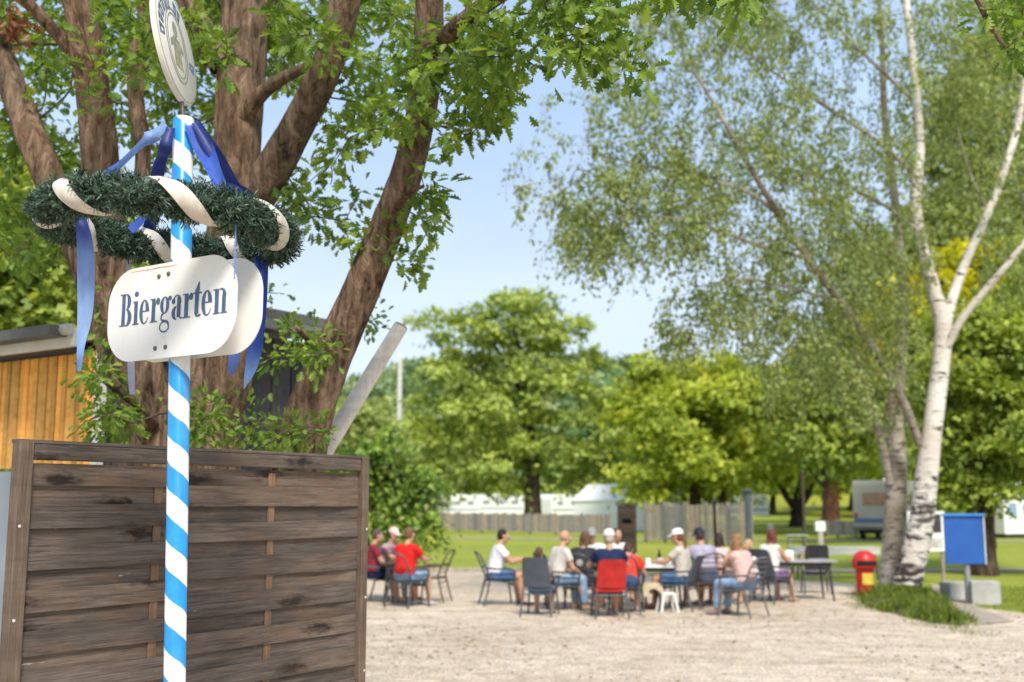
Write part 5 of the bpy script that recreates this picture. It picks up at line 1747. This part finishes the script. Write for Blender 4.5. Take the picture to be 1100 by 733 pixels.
table(q.x, q.y, 2.1, .6, 0.0, 'long empty white folding table left of the red bin', apron=(.13, M_TTOP))
q = G(856, 593)
table(q.x, q.y, .8, .5, 0.05, 'small pale bench table standing alone on the lawn', plain('pale_green_wood', (.42, .46, .36), .7), M_GREYWOOD, h=.62, cat='bench')
tD = (at(464, 645)[0], 20.6)
table(tD[0] - .55, tD[1] + .35, .7, .7, .1, 'small brown table of the pair at the left', M_TDARK)

M_BEER = plain('beer', (.62, .33, .05), .2, .1)
m, nt, out = _nt('clear_glass')
bsdf(nt, out, (.9, .9, .9), .05, 0, .5, **{'Transmission Weight': .9, 'IOR': 1.3})
M_GLASS = m
def beer(x, y, label, z=.762):
    o = MB().lathe([(.036, 0), (.040, .01), (.040, .17), (.037, .17), (.036, .012), (.01, .011)], sides=16).build('beer_glass', M_GLASS, smooth=True)
    o.location = (x, y, z)
    tag(o, label, 'glass', 'beer glasses on the tables')
    MB().lathe([(.034, .014), (.0355, .13)], sides=16).build('beer', M_BEER, o, smooth=True)
    MB().lathe([(.0352, .131), (.0352, .155), (.03, .16)], sides=16).build('foam', M_TTOP, o, smooth=True)
for dx, dy, lb in ((-.7, -.1, 'beer glass at the left end of the brown table'), (-.2, .12, 'beer glass in the middle of the brown table'), (.35, -.12, 'beer glass near the navy shirt on the brown table'), (.75, .15, 'beer glass at the right end of the brown table')):
    beer(tA[0] + dx, tA[1] + dy, lb)
beer(tC[0] - .4, tC[1] - .1, 'beer glass at the left of the grey table on the right')
beer(tC[0] + .2, tC[1] + .1, 'beer glass at the right of the grey table on the right')
for dx, dy, lb in ((-.2, -.2, 'white cup nearest the red shirt on the white table'), (.02, -.15, 'white cup in the middle of the white table'), (.2, -.05, 'white cup nearest the white capped woman')):
    o = MB().lathe([(.03, 0), (.042, .005), (.05, .12), (.047, .12), (.04, .01), (.005, .009)], sides=16).build('cup', M_WHITE, smooth=True)
    o.location = (tB[0] + dx, tB[1] + dy, .762)
    tag(o, lb, 'cup', 'white cups on the small table')
o = MB().box((0, 0, .09), (.16, .10, .18)).build('napkin_box', M_WHITE, bevel=.008)
o.location = (tC[0] - .1, tC[1] - .15, .762)
tag(o, 'white napkin box on the grey table at the right', 'box')
for i, (dx, dy, lb) in enumerate(((.3, .1, 'dark bottle on the grey table at the right'), (.05, .2, 'dark bottle on the white table with the cups'))):
    o = MB().lathe([(.034, 0), (.036, .01), (.036, .15), (.014, .21), (.013, .26)], sides=14).build('bottle', plain('bottle_brown', (.05, .022, .008), .15), smooth=True)
    c = tC if i == 0 else tB
    o.location = (c[0] + dx, c[1] + dy, .762)
    tag(o, lb, 'bottle', 'bottles on the tables')

# ------------------------------------------------------------------ chairs
M_SLING = plain('slate_sling', (.085, .100, .125), .75, .15, 8, .25, 120)
M_CFRAME = plain('chair_frame', (.085, .088, .095), .5, .12, metal=.2)
M_BROWNC = plain('brown_wicker', (.10, .062, .045), .75, .3, 20, .5, 60)
M_GREYC = plain('grey_resin', (.135, .125, .12), .55, .12)
M_WHITEC = plain('white_resin', (.74, .74, .72), .45, .06)
def chair(px, py, rz, label, kind='sling', mat=M_SLING, frame=M_CFRAME, Yoff=0.0, group=None, scale=1.0):
    x, y = at(px, py)
    o = empty('garden_chair', (x, y + Yoff, 0.012), rz, label=label, cat='chair', group=group)
    o.scale = (scale,) * 3
    # local: sitter looks to +y
    mb = MB()
    n = 10
    prof = [(-.235 + .46 * i / n, .44 + .018 * math.cos(i / n * 3.1) - (.02 if i == n else 0)) for i in range(n + 1)]
    vs, fs = [], []
    for yy, zz in prof:
        for xx in (-.24, -.12, 0, .12, .24):
            vs.append((xx, yy, zz - .012 * (1 - (xx / .24) ** 2)))
    for i in range(n):
        for q in range(4):
            fs.append((i * 5 + q, i * 5 + q + 1, i * 5 + q + 6, i * 5 + q + 5))
    k = len(vs)
    vs += [(a, b, c - .022) for a, b, c in vs]
    fs += [tuple(k + j for j in f[::-1]) for f in fs]
    bd = [i * 5 for i in range(n + 1)] + [n * 5 + q for q in range(1, 5)] + [i * 5 + 4 for i in range(n - 1, -1, -1)] + [3, 2, 1]
    for i in range(len(bd)):
        a, b = bd[i], bd[(i + 1) % len(bd)]
        fs.append((b, a, a + k, b + k))
    mb.add(vs, fs).build('seat', mat, o, smooth=True)
    H = .51 if kind == 'sling' else .46
    def back(u, v):
        w = .235 * (1 - .10 * v ** 3)
        return Vector((u * w, -.225 - .17 * v - .03 * v * v + .03 * (u * u), .47 + H * v))
    if kind in ('sling', 'shell'):
        mb = MB()
        nu, nv = 8, 12
        vs = [back(-1 + 2 * a / nu, b / nv) if not (b == nv and a in (0, nu)) else back((-1 + 2 * a / nu) * .88, .985) for b in range(nv + 1) for a in range(nu + 1)]
        fs = [(b * (nu + 1) + a, b * (nu + 1) + a + 1, (b + 1) * (nu + 1) + a + 1, (b + 1) * (nu + 1) + a) for b in range(nv) for a in range(nu)]
        k = len(vs)
        vs += [v + Vector((0, -.022, .004)) for v in vs]
        fs += [tuple(k + j for j in f[::-1]) for f in fs]
        W = nu + 1
        bd = list(range(W)) + [b * W + nu for b in range(1, nv + 1)] + [nv * W + a for a in range(nu - 1, -1, -1)] + [b * W for b in range(nv - 1, 0, -1)]
        for i in range(len(bd)):
            a, b = bd[i], bd[(i + 1) % len(bd)]
            fs.append((b, a, a + k, b + k))
        mb.add(vs, fs).build('backrest', mat, o, smooth=True)
    else:
        mb = MB()
        fr = [back(-1, 0), back(-1, .5), back(-.95, .85), back(-.7, 1.0), back(0, 1.05), back(.7, 1.0), back(.95, .85), back(1, .5), back(1, 0)]
        mb.tube([Vector(p) for p in spline([tuple(p) for p in fr], 30)], .016, 8)
        mb.build('back_frame', frame, o, smooth=True)
        for i in range(5):
            v_ = .14 + .19 * i
            mb = MB()
            pts = [back(-.96 + 1.92 * j / 8, v_) for j in range(9)]
            mb.tube(pts, .028 if kind == 'slat' else .012, 8, flat=.35)
            mb.build('slat', mat, o, smooth=True)
    for s in (-1, 1):
        MB().tube([(s * .235, .215, .44), (s * .255, .26, .2), (s * .265, .28, 0)], [.018, .017, .016], 8).build('leg', frame, o, smooth=True)
        MB().tube([(s * .235, -.21, .46), (s * .25, -.27, .2), (s * .265, -.33, 0)], [.018, .017, .016], 8).build('leg', frame, o, smooth=True)
        MB().tube([Vector(p) for p in spline([(s * .245, .22, .43), (s * .275, .235, .56), (s * .29, .19, .645), (s * .29, -.05, .655), (s * .245, -.29, .67)], 18)], .019, 8).build('armrest', frame, o, smooth=True)
    for yy in (-.22, .23):
        MB().tube([(-.245, yy, .36), (.245, yy, .36)], .012, 8).build('stretcher', frame, o)
    return o
# ------------------------------------------------------------------ people
_ico = bmesh.new()
bmesh.ops.create_icosphere(_ico, subdivisions=2, radius=1.0)
ICO = np.array([list(v.co) for v in _ico.verts])
_ico.free()

def hull(bm, pts):
    vs = [bm.verts.new(p) for p in pts]
    r = bmesh.ops.convex_hull(bm, input=vs)
    junk = [g for g in r['geom_interior'] + r['geom_unused'] if isinstance(g, bmesh.types.BMVert)]
    if junk:
        bmesh.ops.delete(bm, geom=list(set(junk)), context='VERTS')

def sph(c, r):
    c = np.array(list(c))
    return (c + ICO * np.array(r)).tolist()

def disc_pts(c, d, r, n=14):
    d = Vector(d).normalized()
    u = d.orthogonal().normalized()
    w = d.cross(u)
    return [list(Vector(c) + (u * math.cos(2 * math.pi * i / n) + w * math.sin(2 * math.pi * i / n)) * r) for i in range(n)]

def solidify(name, hulls, voxel, smooth, mat, parent):
    bm = bmesh.new()
    for h in hulls:
        hull(bm, h)
    me = bpy.data.meshes.new(name)
    bm.to_mesh(me)
    bm.free()
    tmp = bpy.data.objects.new('tmp', me)
    COL.objects.link(tmp)
    md = tmp.modifiers.new('r', 'REMESH')
    md.mode = 'VOXEL'
    md.voxel_size = voxel
    md.use_smooth_shade = True
    if smooth:
        sm = tmp.modifiers.new('s', 'SMOOTH')
        sm.factor, sm.iterations = 0.5, smooth
    dg = bpy.context.evaluated_depsgraph_get()
    m2 = bpy.data.meshes.new_from_object(tmp.evaluated_get(dg))
    bpy.data.objects.remove(tmp)
    bpy.data.meshes.remove(me)
    m2.name = name
    m2.materials.clear()
    return link(name, m2, mat, parent, smooth=True)

_cm = {}
def cmat(kind, col, rough=.8):
    key = (kind, col)
    if key not in _cm:
        if kind == 'cloth':
            _cm[key] = plain('cloth', col, rough, .22, 9, .9, 22, spec=.12)
        elif kind == 'hair':
            _cm[key] = plain('hair', col, .6, .3, 30, .5, 80, spec=.3)
        else:
            _cm[key] = plain('skin', col, .55, .1, 9, .08, 120, spec=.3)
    return _cm[key]
M_EYEW = plain('eye_white', (.75, .73, .70), .2, .02)
M_IRIS = plain('iris', (.035, .02, .012), .2, .1)

def person(x, y, rz, label, shirt, bottom=(.10, .16, .28), length='shorts', hair=(.05, .03, .02), hairstyle='short', cap=None, lean=0.12, yaw=0.0, nod=0.1,
           hands='table', skin=(.50, .28, .18), scale=1.0, shoe=(.25, .22, .2), sleeve=.55, knees=(0, 0), pattern=None, side=0.0):
    o = empty('person', (x, y, 0.012), rz, label=label, cat='person')
    o.scale = (scale,) * 3
    SK, SH, BO, HA = cmat('skin', skin), pattern or cmat('cloth', shirt), cmat('cloth', bottom), cmat('hair', hair)
    hip = Vector((0, -.10, .535))
    TR_ = Matrix.Rotation(side, 3, 'Y') @ Matrix.Rotation(-lean, 3, 'X')
    tor = lambda X, Y_, Z: hip + TR_ @ Vector((X, Y_, Z))
    neck = tor(0, .0, .50)
    HR = TR_ @ Matrix.Rotation(yaw, 3, 'Z') @ Matrix.Rotation(lean * .7 - nod, 3, 'X')
    hc = neck + (TR_ @ Vector((0, .02, .06))) + HR @ Vector((0, .015, .125))
    hd = lambda X, Y_, Z: hc + HR @ Vector((X, Y_, Z))
    def trunk(e):
        s = []
        pel = sph(hip + Vector((-.085, 0, .0)), .112 + e) + sph(hip + Vector((.085, 0, .0)), .112 + e)
        wai = sph(tor(-.065, .0, .19), .112 + e) + sph(tor(.065, .0, .19), .112 + e)
        che = sph(tor(-.09, .01, .35), .112 + e) + sph(tor(.09, .01, .35), .112 + e)
        shd = sph(tor(-.15, -.005, .455), .062 + e) + sph(tor(.15, -.005, .455), .062 + e)
        return [pel + wai, wai + che, che + shd], pel
    tr, pel = trunk(0)
    H = list(tr)
    H.append(sph(tor(0, -.01, .47), .062) + sph(neck + TR_ @ Vector((0, .01, .08)), .052))
    # head
    H.append(sph(hd(0, -.012, .03), (.075, .095, .095)) + sph(hd(0, .03, -.02), (.062, .06, .06)))
    H.append(sph(hd(0, .03, -.02), .064) + sph(hd(0, .045, -.075), .042) + sph(hd(0, .066, -.088), .022) + sph(hd(-.035, .015, -.07), .03) + sph(hd(.035, .015, -.07), .03))
    H.append(sph(hd(0, .088, .018), .010) + sph(hd(0, .112, -.022), .013) + sph(hd(-.012, .098, -.026), .009) + sph(hd(.012, .098, -.026), .009))
    H.append(sph(hd(-.02, .088, -.058), .010) + sph(hd(.02, .088, -.058), .010))
    for s in (-1, 1):
        H.append(sph(hd(s * .076, -.008, .0), (.010, .020, .030)))
    # legs
    leg = []
    for i, s in enumerate((-1, 1)):
        hp = hip + Vector((s * .09, .02, -.01))
        kn = Vector((s * (.14 + knees[0]), .36, .51))
        an = Vector((s * (.15 + knees[0] * .8), .40 + knees[1], .085))
        H.append(sph(hp, .098) + sph(kn, .066))
        H.append(sph(kn, .064) + sph((kn * .62 + an * .38) + Vector((0, -.018, 0)), .062))
        H.append(sph((kn * .62 + an * .38) + Vector((0, -.018, 0)), .062) + sph(an, .039))
        H.append(sph(an + Vector((0, -.03, -.05)), .033) + sph(an + Vector((s * .02, .15, -.058)), (.036, .04, .022)) + sph(an, .034))
        leg.append((hp, kn, an))
    # arms
    arms = []
    for i, s in enumerate((-1, 1)):
        S = tor(s * .185, -.005, .445)
        mode = hands if isinstance(hands, str) else hands[i]
        tg = {'table': Vector((s * .13, .40, .80)), 'lap': Vector((s * .07, .22, .66)), 'knee': Vector((s * .12, .33, .61)), 'chin': hd(s * .045, .10, -.13), 'rest': Vector((s * .26, .12, .69)), 'wide': Vector((s * .26, .36, .80))}[mode]
        d = tg - S
        Ld = min(d.length, .50)
        W = S + d.normalized() * Ld
        a = .285
        b_ = .255
        Ld = max(Ld, .12)
        ca = max(-1, min(1, (a * a + Ld * Ld - b_ * b_) / (2 * a * Ld)))
        dn2 = (W - S).normalized()
        pole = Vector((s * .6, -.35, -.75))
        pole = (pole - dn2 * pole.dot(dn2)).normalized()
        E = S + dn2 * a * ca + pole * a * math.sqrt(max(0, 1 - ca * ca))
        H.append(sph(S, .058) + sph(E, .045))
        H.append(sph(E, .045) + sph(E * .65 + W * .35, .046) + sph(W, .029))
        f = (W - E).normalized()
        up = Vector((0, 0, 1)) if abs(f.z) < .85 else Vector((0, 1, 0))
        wv = f.cross(up).normalized()
        nn = wv.cross(f).normalized()
        pal = W + f * .055
        H.append(sph(W, .022) + sph(pal + wv * .026 + f * .02, .014) + sph(pal - wv * .026 + f * .02, .014) + sph(pal + wv * .022 - f * .02, .014) + sph(pal - wv * .022 - f * .02, .014))
        for q, ln in ((-1.5, .060), (-.5, .076), (.5, .082), (1.5, .072)):
            b0 = pal + wv * (q * .0195) + f * .026
            b1 = b0 + f * ln * .5 - nn * .008
            b2 = b1 + f * ln * .38 - nn * .028
            H.append(sph(b0, .0088) + sph(b1, .008)); H.append(sph(b1, .008) + sph(b2, .0068))
        th = pal - f * .03 + wv * (-s) * .028 * (1 if True else 1)
        t1 = th + f * .032 + wv * (-s) * .026 - nn * .01
        t2 = t1 + f * .032 + wv * (-s) * .004 - nn * .012
        H.append(sph(th, .013) + sph(t1, .0095)); H.append(sph(t1, .0095) + sph(t2, .008))
        arms.append((S, E, W))
    body = solidify('body', H, .0085, 2, SK, o)
    for s in (-1, 1):
        ey = MB().lathe([(.003, -.0125), (.009, -.009), (.0125, 0), (.009, .009), (.003, .0125)], hd(s * .030, .082, .012), 12).build('eye', M_EYEW, body, smooth=True)
        MB().lathe([(.002, -.006), (.006, -.003), (.0065, .003), (.002, .006)], hd(s * .030, .0915, .012), 10).build('iris', M_IRIS, ey, smooth=True)
    # shirt
    t2_, _ = trunk(.016)
    SHH = t2_
    for S, E, W in arms:
        c = S + (E - S) * min(sleeve, 1.0)
        if sleeve > 0:
            SHH.append(sph(S, .074) + disc_pts(c, E - S, .070))
        if sleeve > 1:
            SHH.append(sph(E, .052) + disc_pts(E + (W - E) * .92, W - E, .038)); SHH.append(sph(S, .066) + sph(E, .052))
    solidify('shirt', SHH, .011, 4, SH, o)
    # trousers, shorts or skirt
    BH = [sph(hip + Vector((-.085, 0, 0)), .130) + sph(hip + Vector((.085, 0, 0)), .130) + sph(tor(-.065, 0, .09), .122) + sph(tor(.065, 0, .09), .122)]
    for hp, kn, an in leg:
        if length == 'trousers':
            BH.append(sph(hp, .112) + sph(kn, .082)); BH.append(sph(kn, .082) + disc_pts(an + Vector((0, 0, .03)), an - kn, .062))
        else:
            c = hp + (kn - hp) * .80
            BH.append(sph(hp, .114) + disc_pts(c, kn - hp, .098))
    if length == 'skirt':
        BH.append(sum([disc_pts(hp + (kn - hp) * .85, kn - hp, .09) for hp, kn, an in leg], []) + sph(hip + Vector((-.08, .02, -.01)), .11) + sph(hip + Vector((.08, .02, -.01)), .11))
    solidify({'shorts': 'shorts', 'trousers': 'trousers', 'skirt': 'skirt'}[length], BH, .012, 4, BO, o)
    for (hp, kn, an), s in zip(leg, (-1, 1)):
        hs = [sph(an + Vector((0, -.035, -.045)), (.045, .045, .04)) + sph(an + Vector((s * .02, .16, -.058)), (.045, .05, .028)) + disc_pts(an + Vector((0, -.01, -.01)), (0, 0, 1), .046)]
        solidify('shoe', hs, .011, 2, cmat('cloth', shoe, .6), o)
    # hair
    if hairstyle != 'bald':
        HH = [sph(hd(0, -.026, .042), (.083, .094, .094)) + sph(hd(0, -.055, -.03), (.066, .055, .05))]
        if hairstyle in ('long', 'bob'):
            dz = -.26 if hairstyle == 'long' else -.12
            HH.append(sph(hd(-.055, -.035, .0), .042) + sph(hd(.055, -.035, .0), .042) + sph(hd(-.06, -.062, dz), .028) + sph(hd(.06, -.062, dz), .028))
            HH.append(sph(hd(-.07, .0, .02), .024) + sph(hd(-.082, .0, dz * .8), .017)); HH.append(sph(hd(.07, .0, .02), .024) + sph(hd(.082, .0, dz * .8), .017))
        if hairstyle == 'ponytail':
            HH.append(sph(hd(0, -.10, .02), .035) + sph(hd(0, -.135, -.10), .028)); HH.append(sph(hd(0, -.135, -.10), .028) + sph(hd(0, -.12, -.22), .012))
        solidify('hair', HH, .009, 3, HA, o)
    if cap is not None:
        M4 = Matrix.Translation(hc) @ HR.to_4x4()
        mb = MB()
        pr = [(.004, .150), (.035, .147), (.062, .132), (.080, .105), (.089, .07), (.090, .048), (.084, .046)]
        vs, fs = [], []
        mb.lathe([(r, z) for r, z in pr[::-1]], (0, 0, 0), 28, M4 @ Matrix.Translation((0, -.014, 0)) @ Matrix.Diagonal((1.0, 1.17, 1.0, 1.0)))
        c_ = mb.build('cap', cmat('cloth', cap), o, smooth=True)
        mb = MB()
        n = 14
        vs = []
        for i in range(n + 1):
            a = R(20 + 140 * i / n)
            vs.append(M4 @ Vector((.084 * math.cos(a), .082 * math.sin(a), .058)))
            vs.append(M4 @ Vector((.085 * math.cos(a), .085 + .075 * math.sin(a) , .040 - .012 * abs(math.cos(a)))))
        k = len(vs)
        vs += [v + Vector((0, 0, -.006)) for v in vs]
        fs = [(2 * i, 2 * i + 1, 2 * i + 3, 2 * i + 2) for i in range(n)]
        fs += [tuple(k + j for j in f[::-1]) for f in fs]
        fs += [(2 * i + 1, k + 2 * i + 1, k + 2 * i + 3, 2 * i + 3) for i in range(n)]
        mb.add(vs, fs).build('brim', cmat('cloth', cap), c_, smooth=True)
    return o

D = math.radians
def plaid():
    m, nt, out = _nt('plaid_cloth')
    w = coords(nt, (26, 26, 26))
    sp = nt.nodes.new('ShaderNodeSeparateXYZ')
    nt.links.new(w, sp.inputs[0])
    a = math_(nt, 'GREATER_THAN', math_(nt, 'SINE', sp.outputs[0]), .35)
    b = math_(nt, 'GREATER_THAN', math_(nt, 'SINE', sp.outputs[2]), .35)
    c = mixc(nt, a, (.30, .10, .11), (.08, .075, .11))
    c = mixc(nt, math_(nt, 'MULTIPLY', b, .6), c, (.42, .36, .36))
    bsdf(nt, out, c, .85)
    return m

DENIM, LDENIM, NAVY = (.09, .17, .32), (.26, .38, .54), (.018, .028, .075)
def sit(px, py, rz, label, chair_args=None, **kw):
    x, y = at(px, py)
    p = person(x, y, D(rz), label, **kw)
    if chair_args is not None:
        ch = chair(px, py, D(rz), **chair_args)
    return p

# the pair at the left
sit(403, 648, -75, 'person in a dark red top and navy shorts half hidden by the wooden screen', dict(label='slate chair half hidden behind the right end of the wooden screen'), shirt=(.22, .03, .045), bottom=NAVY, hair=(.10, .06, .04), hands='knee', nod=.2)
sit(421, 645, -120, 'person in a pink cap and plaid shirt beside the man in red', dict(label='slate chair under the person in the pink white cap'), shirt=(.2, .1, .1), pattern=plaid(), bottom=(.62, .58, .54), length='trousers', cap=(.80, .56, .50), hands='table', nod=.15, shoe=(.3, .28, .27))
sit(438, 653, -34, 'man in a bright red shirt and light blue shorts seated with his back turned', dict(label='grey slatted armchair under the man in the bright red shirt', kind='bars', mat=M_CFRAME), shirt=(.62, .022, .018), bottom=LDENIM, hair=(.16, .085, .04), hands='table', lean=.14, scale=1.04, shoe=(.5, .5, .5))
chair(463, 647, D(76), 'brown round backed chair facing the man in the bright red shirt', kind='bars', mat=M_BROWNC, frame=M_BROWNC)
# the left half of the big group
sit(536, 651, -78, 'dark haired man in a white t-shirt and blue shorts in profile left of the group', dict(label='slate chair under the man in the white t-shirt', kind='bars', mat=M_SLING), shirt=(.80, .79, .84), bottom=DENIM, hair=(.022, .014, .012), hands='table', lean=.22, scale=1.02, shoe=(.05, .05, .06))
sit(580, 662, -14, 'child with brown hair peeking over the back of a tall slate chair', dict(label='tall slate sling chair holding the child, seen from behind', scale=.97), shirt=(.35, .30, .28), bottom=DENIM, hair=(.11, .06, .035), hands='lap', scale=.82, nod=.1, lean=.0)
sit(601, 657, -62, 'balding man in a beige t-shirt and jeans leaning forward in profile', dict(label='slate chair under the leaning man in the beige t-shirt'), shirt=(.60, .55, .50), bottom=LDENIM, length='trousers', hair=(.30, .20, .13), hairstyle='bald', hands='knee', lean=.30, yaw=-.1, nod=.05, scale=1.03, shoe=(.42, .33, .24))
p6 = sit(628, 655, -25, 'person in a charcoal t-shirt with a white print on the back', dict(label='dark barred chair under the person in the printed charcoal t-shirt', kind='bars', mat=M_CFRAME), shirt=(.045, .042, .048), bottom=(.2, .16, .12), hair=(.13, .065, .03), hairstyle='bob', hands='table', lean=.2)
mb = MB()
for i, (w, z) in enumerate(((.09, .30), (.12, .265), (.10, .23))):
    mb.box((0, -.10 - .134 - .0 + .05 * (z - .26), .535 + z), (w, .004, .022))
pr_ = mb.build('shirt_print', M_TTOP, p6)
pr_.location = (0, .06 * 1.0 - .045, -.0)
sit(655, 664, 3, 'person in a navy t-shirt and white cap seated with back to the camera', dict(label='dark framed chair with a red back under the person in navy and white cap', kind='shell', mat=plain('red_cushion', (.55, .03, .025), .8)), shirt=NAVY, bottom=(.07, .07, .08), hair=(.45, .40, .34), cap=(.84, .82, .78), hands='wide', lean=.08, scale=1.03)
sit(673, 660, -12, 'person in a red top and jeans bending forward beside the navy t-shirt', dict(label='dark barred chair under the bending person in the red top', kind='bars', mat=M_CFRAME), shirt=(.66, .055, .03), bottom=DENIM, hair=(.07, .035, .02), hands='table', lean=.75, nod=.5)
x, y = at(637, 645)
person(x, y, D(165), 'person in a grey cap and white shirt facing the camera behind the table', shirt=(.72, .70, .66), bottom=DENIM, hair=(.2, .13, .08), cap=(.30, .30, .31), hands='table', lean=.16)
chair(637, 643.5, D(165), 'slate chair behind the brown table under the person in the grey cap')
x, y = at(664, 645)
person(x, y, D(190), 'dark haired person in a white top facing the camera behind the white cap', shirt=(.68, .67, .62), bottom=NAVY, hair=(.035, .02, .014), hands='table', lean=.12)
chair(664, 643.5, D(190), 'slate chair behind the brown table under the dark haired person in white')
# the right half
sit(730, 656, 62, 'woman in a white cap and beige t-shirt with brown ponytail facing left', dict(label='slate shell chair under the woman in the white cap', kind='shell'), shirt=(.53, .48, .42), bottom=DENIM, hair=(.15, .07, .035), hairstyle='ponytail', cap=(.84, .83, .80), hands='table', lean=.12, shoe=(.30, .14, .10), scale=1.02)
sit(757, 654, 18, 'man in a lavender grey shirt and dark cap bending over the table', dict(label='brown grey slatted chair under the man in the lavender shirt', kind='slat', mat=M_BROWNC, frame=M_BROWNC), shirt=(.36, .33, .42), bottom=LDENIM, hair=(.05, .03, .02), cap=(.03, .035, .055), hands='wide', lean=.34, scale=1.05)
sit(776, 652, 40, 'dark haired person in a pale pink top beside the thin dark pole', dict(label='brown slatted chair under the dark haired person in pale pink', kind='slat', mat=M_BROWNC, frame=M_BROWNC), shirt=(.66, .50, .46), bottom=NAVY, hair=(.04, .022, .016), hairstyle='bob', hands='table', lean=.2, scale=.97)
sit(798, 663, 44, 'woman with long light brown hair, pinkish top and jeans on the slatted chair', dict(label='grey brown slatted armchair in front under the long haired woman', kind='slat', mat=M_GREYC, frame=M_GREYC), shirt=(.62, .42, .38), bottom=LDENIM, length='trousers', hair=(.27, .145, .065), hairstyle='long', hands=('chin', 'table'), lean=.26, sleeve=.25)
x, y = at(806, 648)
person(x, y, D(120), 'blond child in a pale top behind the long haired woman', shirt=(.70, .66, .62), bottom=DENIM, hair=(.48, .33, .16), hairstyle='bob', hands='table', scale=.86)
chair(807, 647, D(120), 'slate chair under the blond child in the pale top', scale=.9)
sit(830, 648, -48, 'red haired woman in a white sleeveless top and purple shorts', dict(label='tall slate sling chair under the red haired woman'), shirt=(.72, .68, .64), bottom=(.27, .17, .30), hair=(.14, .04, .025), hairstyle='bob', hands='table', lean=.18, sleeve=0, shoe=(.45, .27, .20), yaw=.5)
chair(877, 638, D(-8), 'empty tall slate chair standing at the right end of the group', mat=plain('charcoal_sling', (.045, .047, .055), .75, .15, 8, .25, 120))
# white footstool
x, y = at(717, 658)
st = empty('footstool', (x, y, .012), D(12), label='small white plastic footstool in front of the woman in the white cap', cat='stool')
MB().box((0, 0, .30), (.24, .22, .035)).build('seat', M_WHITEC, st, bevel=.012)
for sx in (-1, 1):
    for sy in (-1, 1):
        MB().tube([(sx * .095, sy * .085, .29), (sx * .15, sy * .13, 0)], [.026, .022], 8).build('leg', M_WHITEC, st)

# low stool under a beige cloth
x, y = at(697, 657)
cl_ = empty('draped_stool', (x, y, .012), D(6), label='low stool draped with a beige cloth beside the white footstool', cat='stool')
for sx in (-1, 1):
    for sy in (-1, 1):
        MB().tube([(sx * .15, sy * .13, .44), (sx * .18, sy * .16, 0)], .017, 8).build('leg', M_BROWNC, cl_)
MB().box((0, 0, .445), (.37, .33, .03)).build('seat', M_BROWNC, cl_, bevel=.008)
vs, fs = [], []
nr_, na_ = 16, 56
for j in range(nr_ + 1):
    for i in range(na_):
        a = 2 * math.pi * i / na_
        c_, s_ = math.cos(a), math.sin(a)
        q = (abs(c_) ** 5 + abs(s_) ** 5) ** (-.2)
        if j <= 5:
            f = j / 5
            vs.append((c_ * q * .195 * f, s_ * q * .175 * f, .470 - .012 * f ** 4))
        else:
            f = (j - 5) / (nr_ - 5)
            drop = .20 + .12 * math.sin(a * 2 + .8) + .03 * math.sin(a * 5)
            fl = 1 + .14 * f + .10 * f * math.sin(a * 9 + 1.2) + .05 * f * math.sin(a * 15)
            vs.append((c_ * q * .198 * fl, s_ * q * .178 * fl, .458 - drop * f))
fs = [(j * na_ + i, j * na_ + (i + 1) % na_, (j + 1) * na_ + (i + 1) % na_, (j + 1) * na_ + i) for j in range(nr_) for i in range(na_)]
MB().add(vs, fs).build('cloth', cmat('cloth', (.52, .43, .29)), cl_, smooth=True)
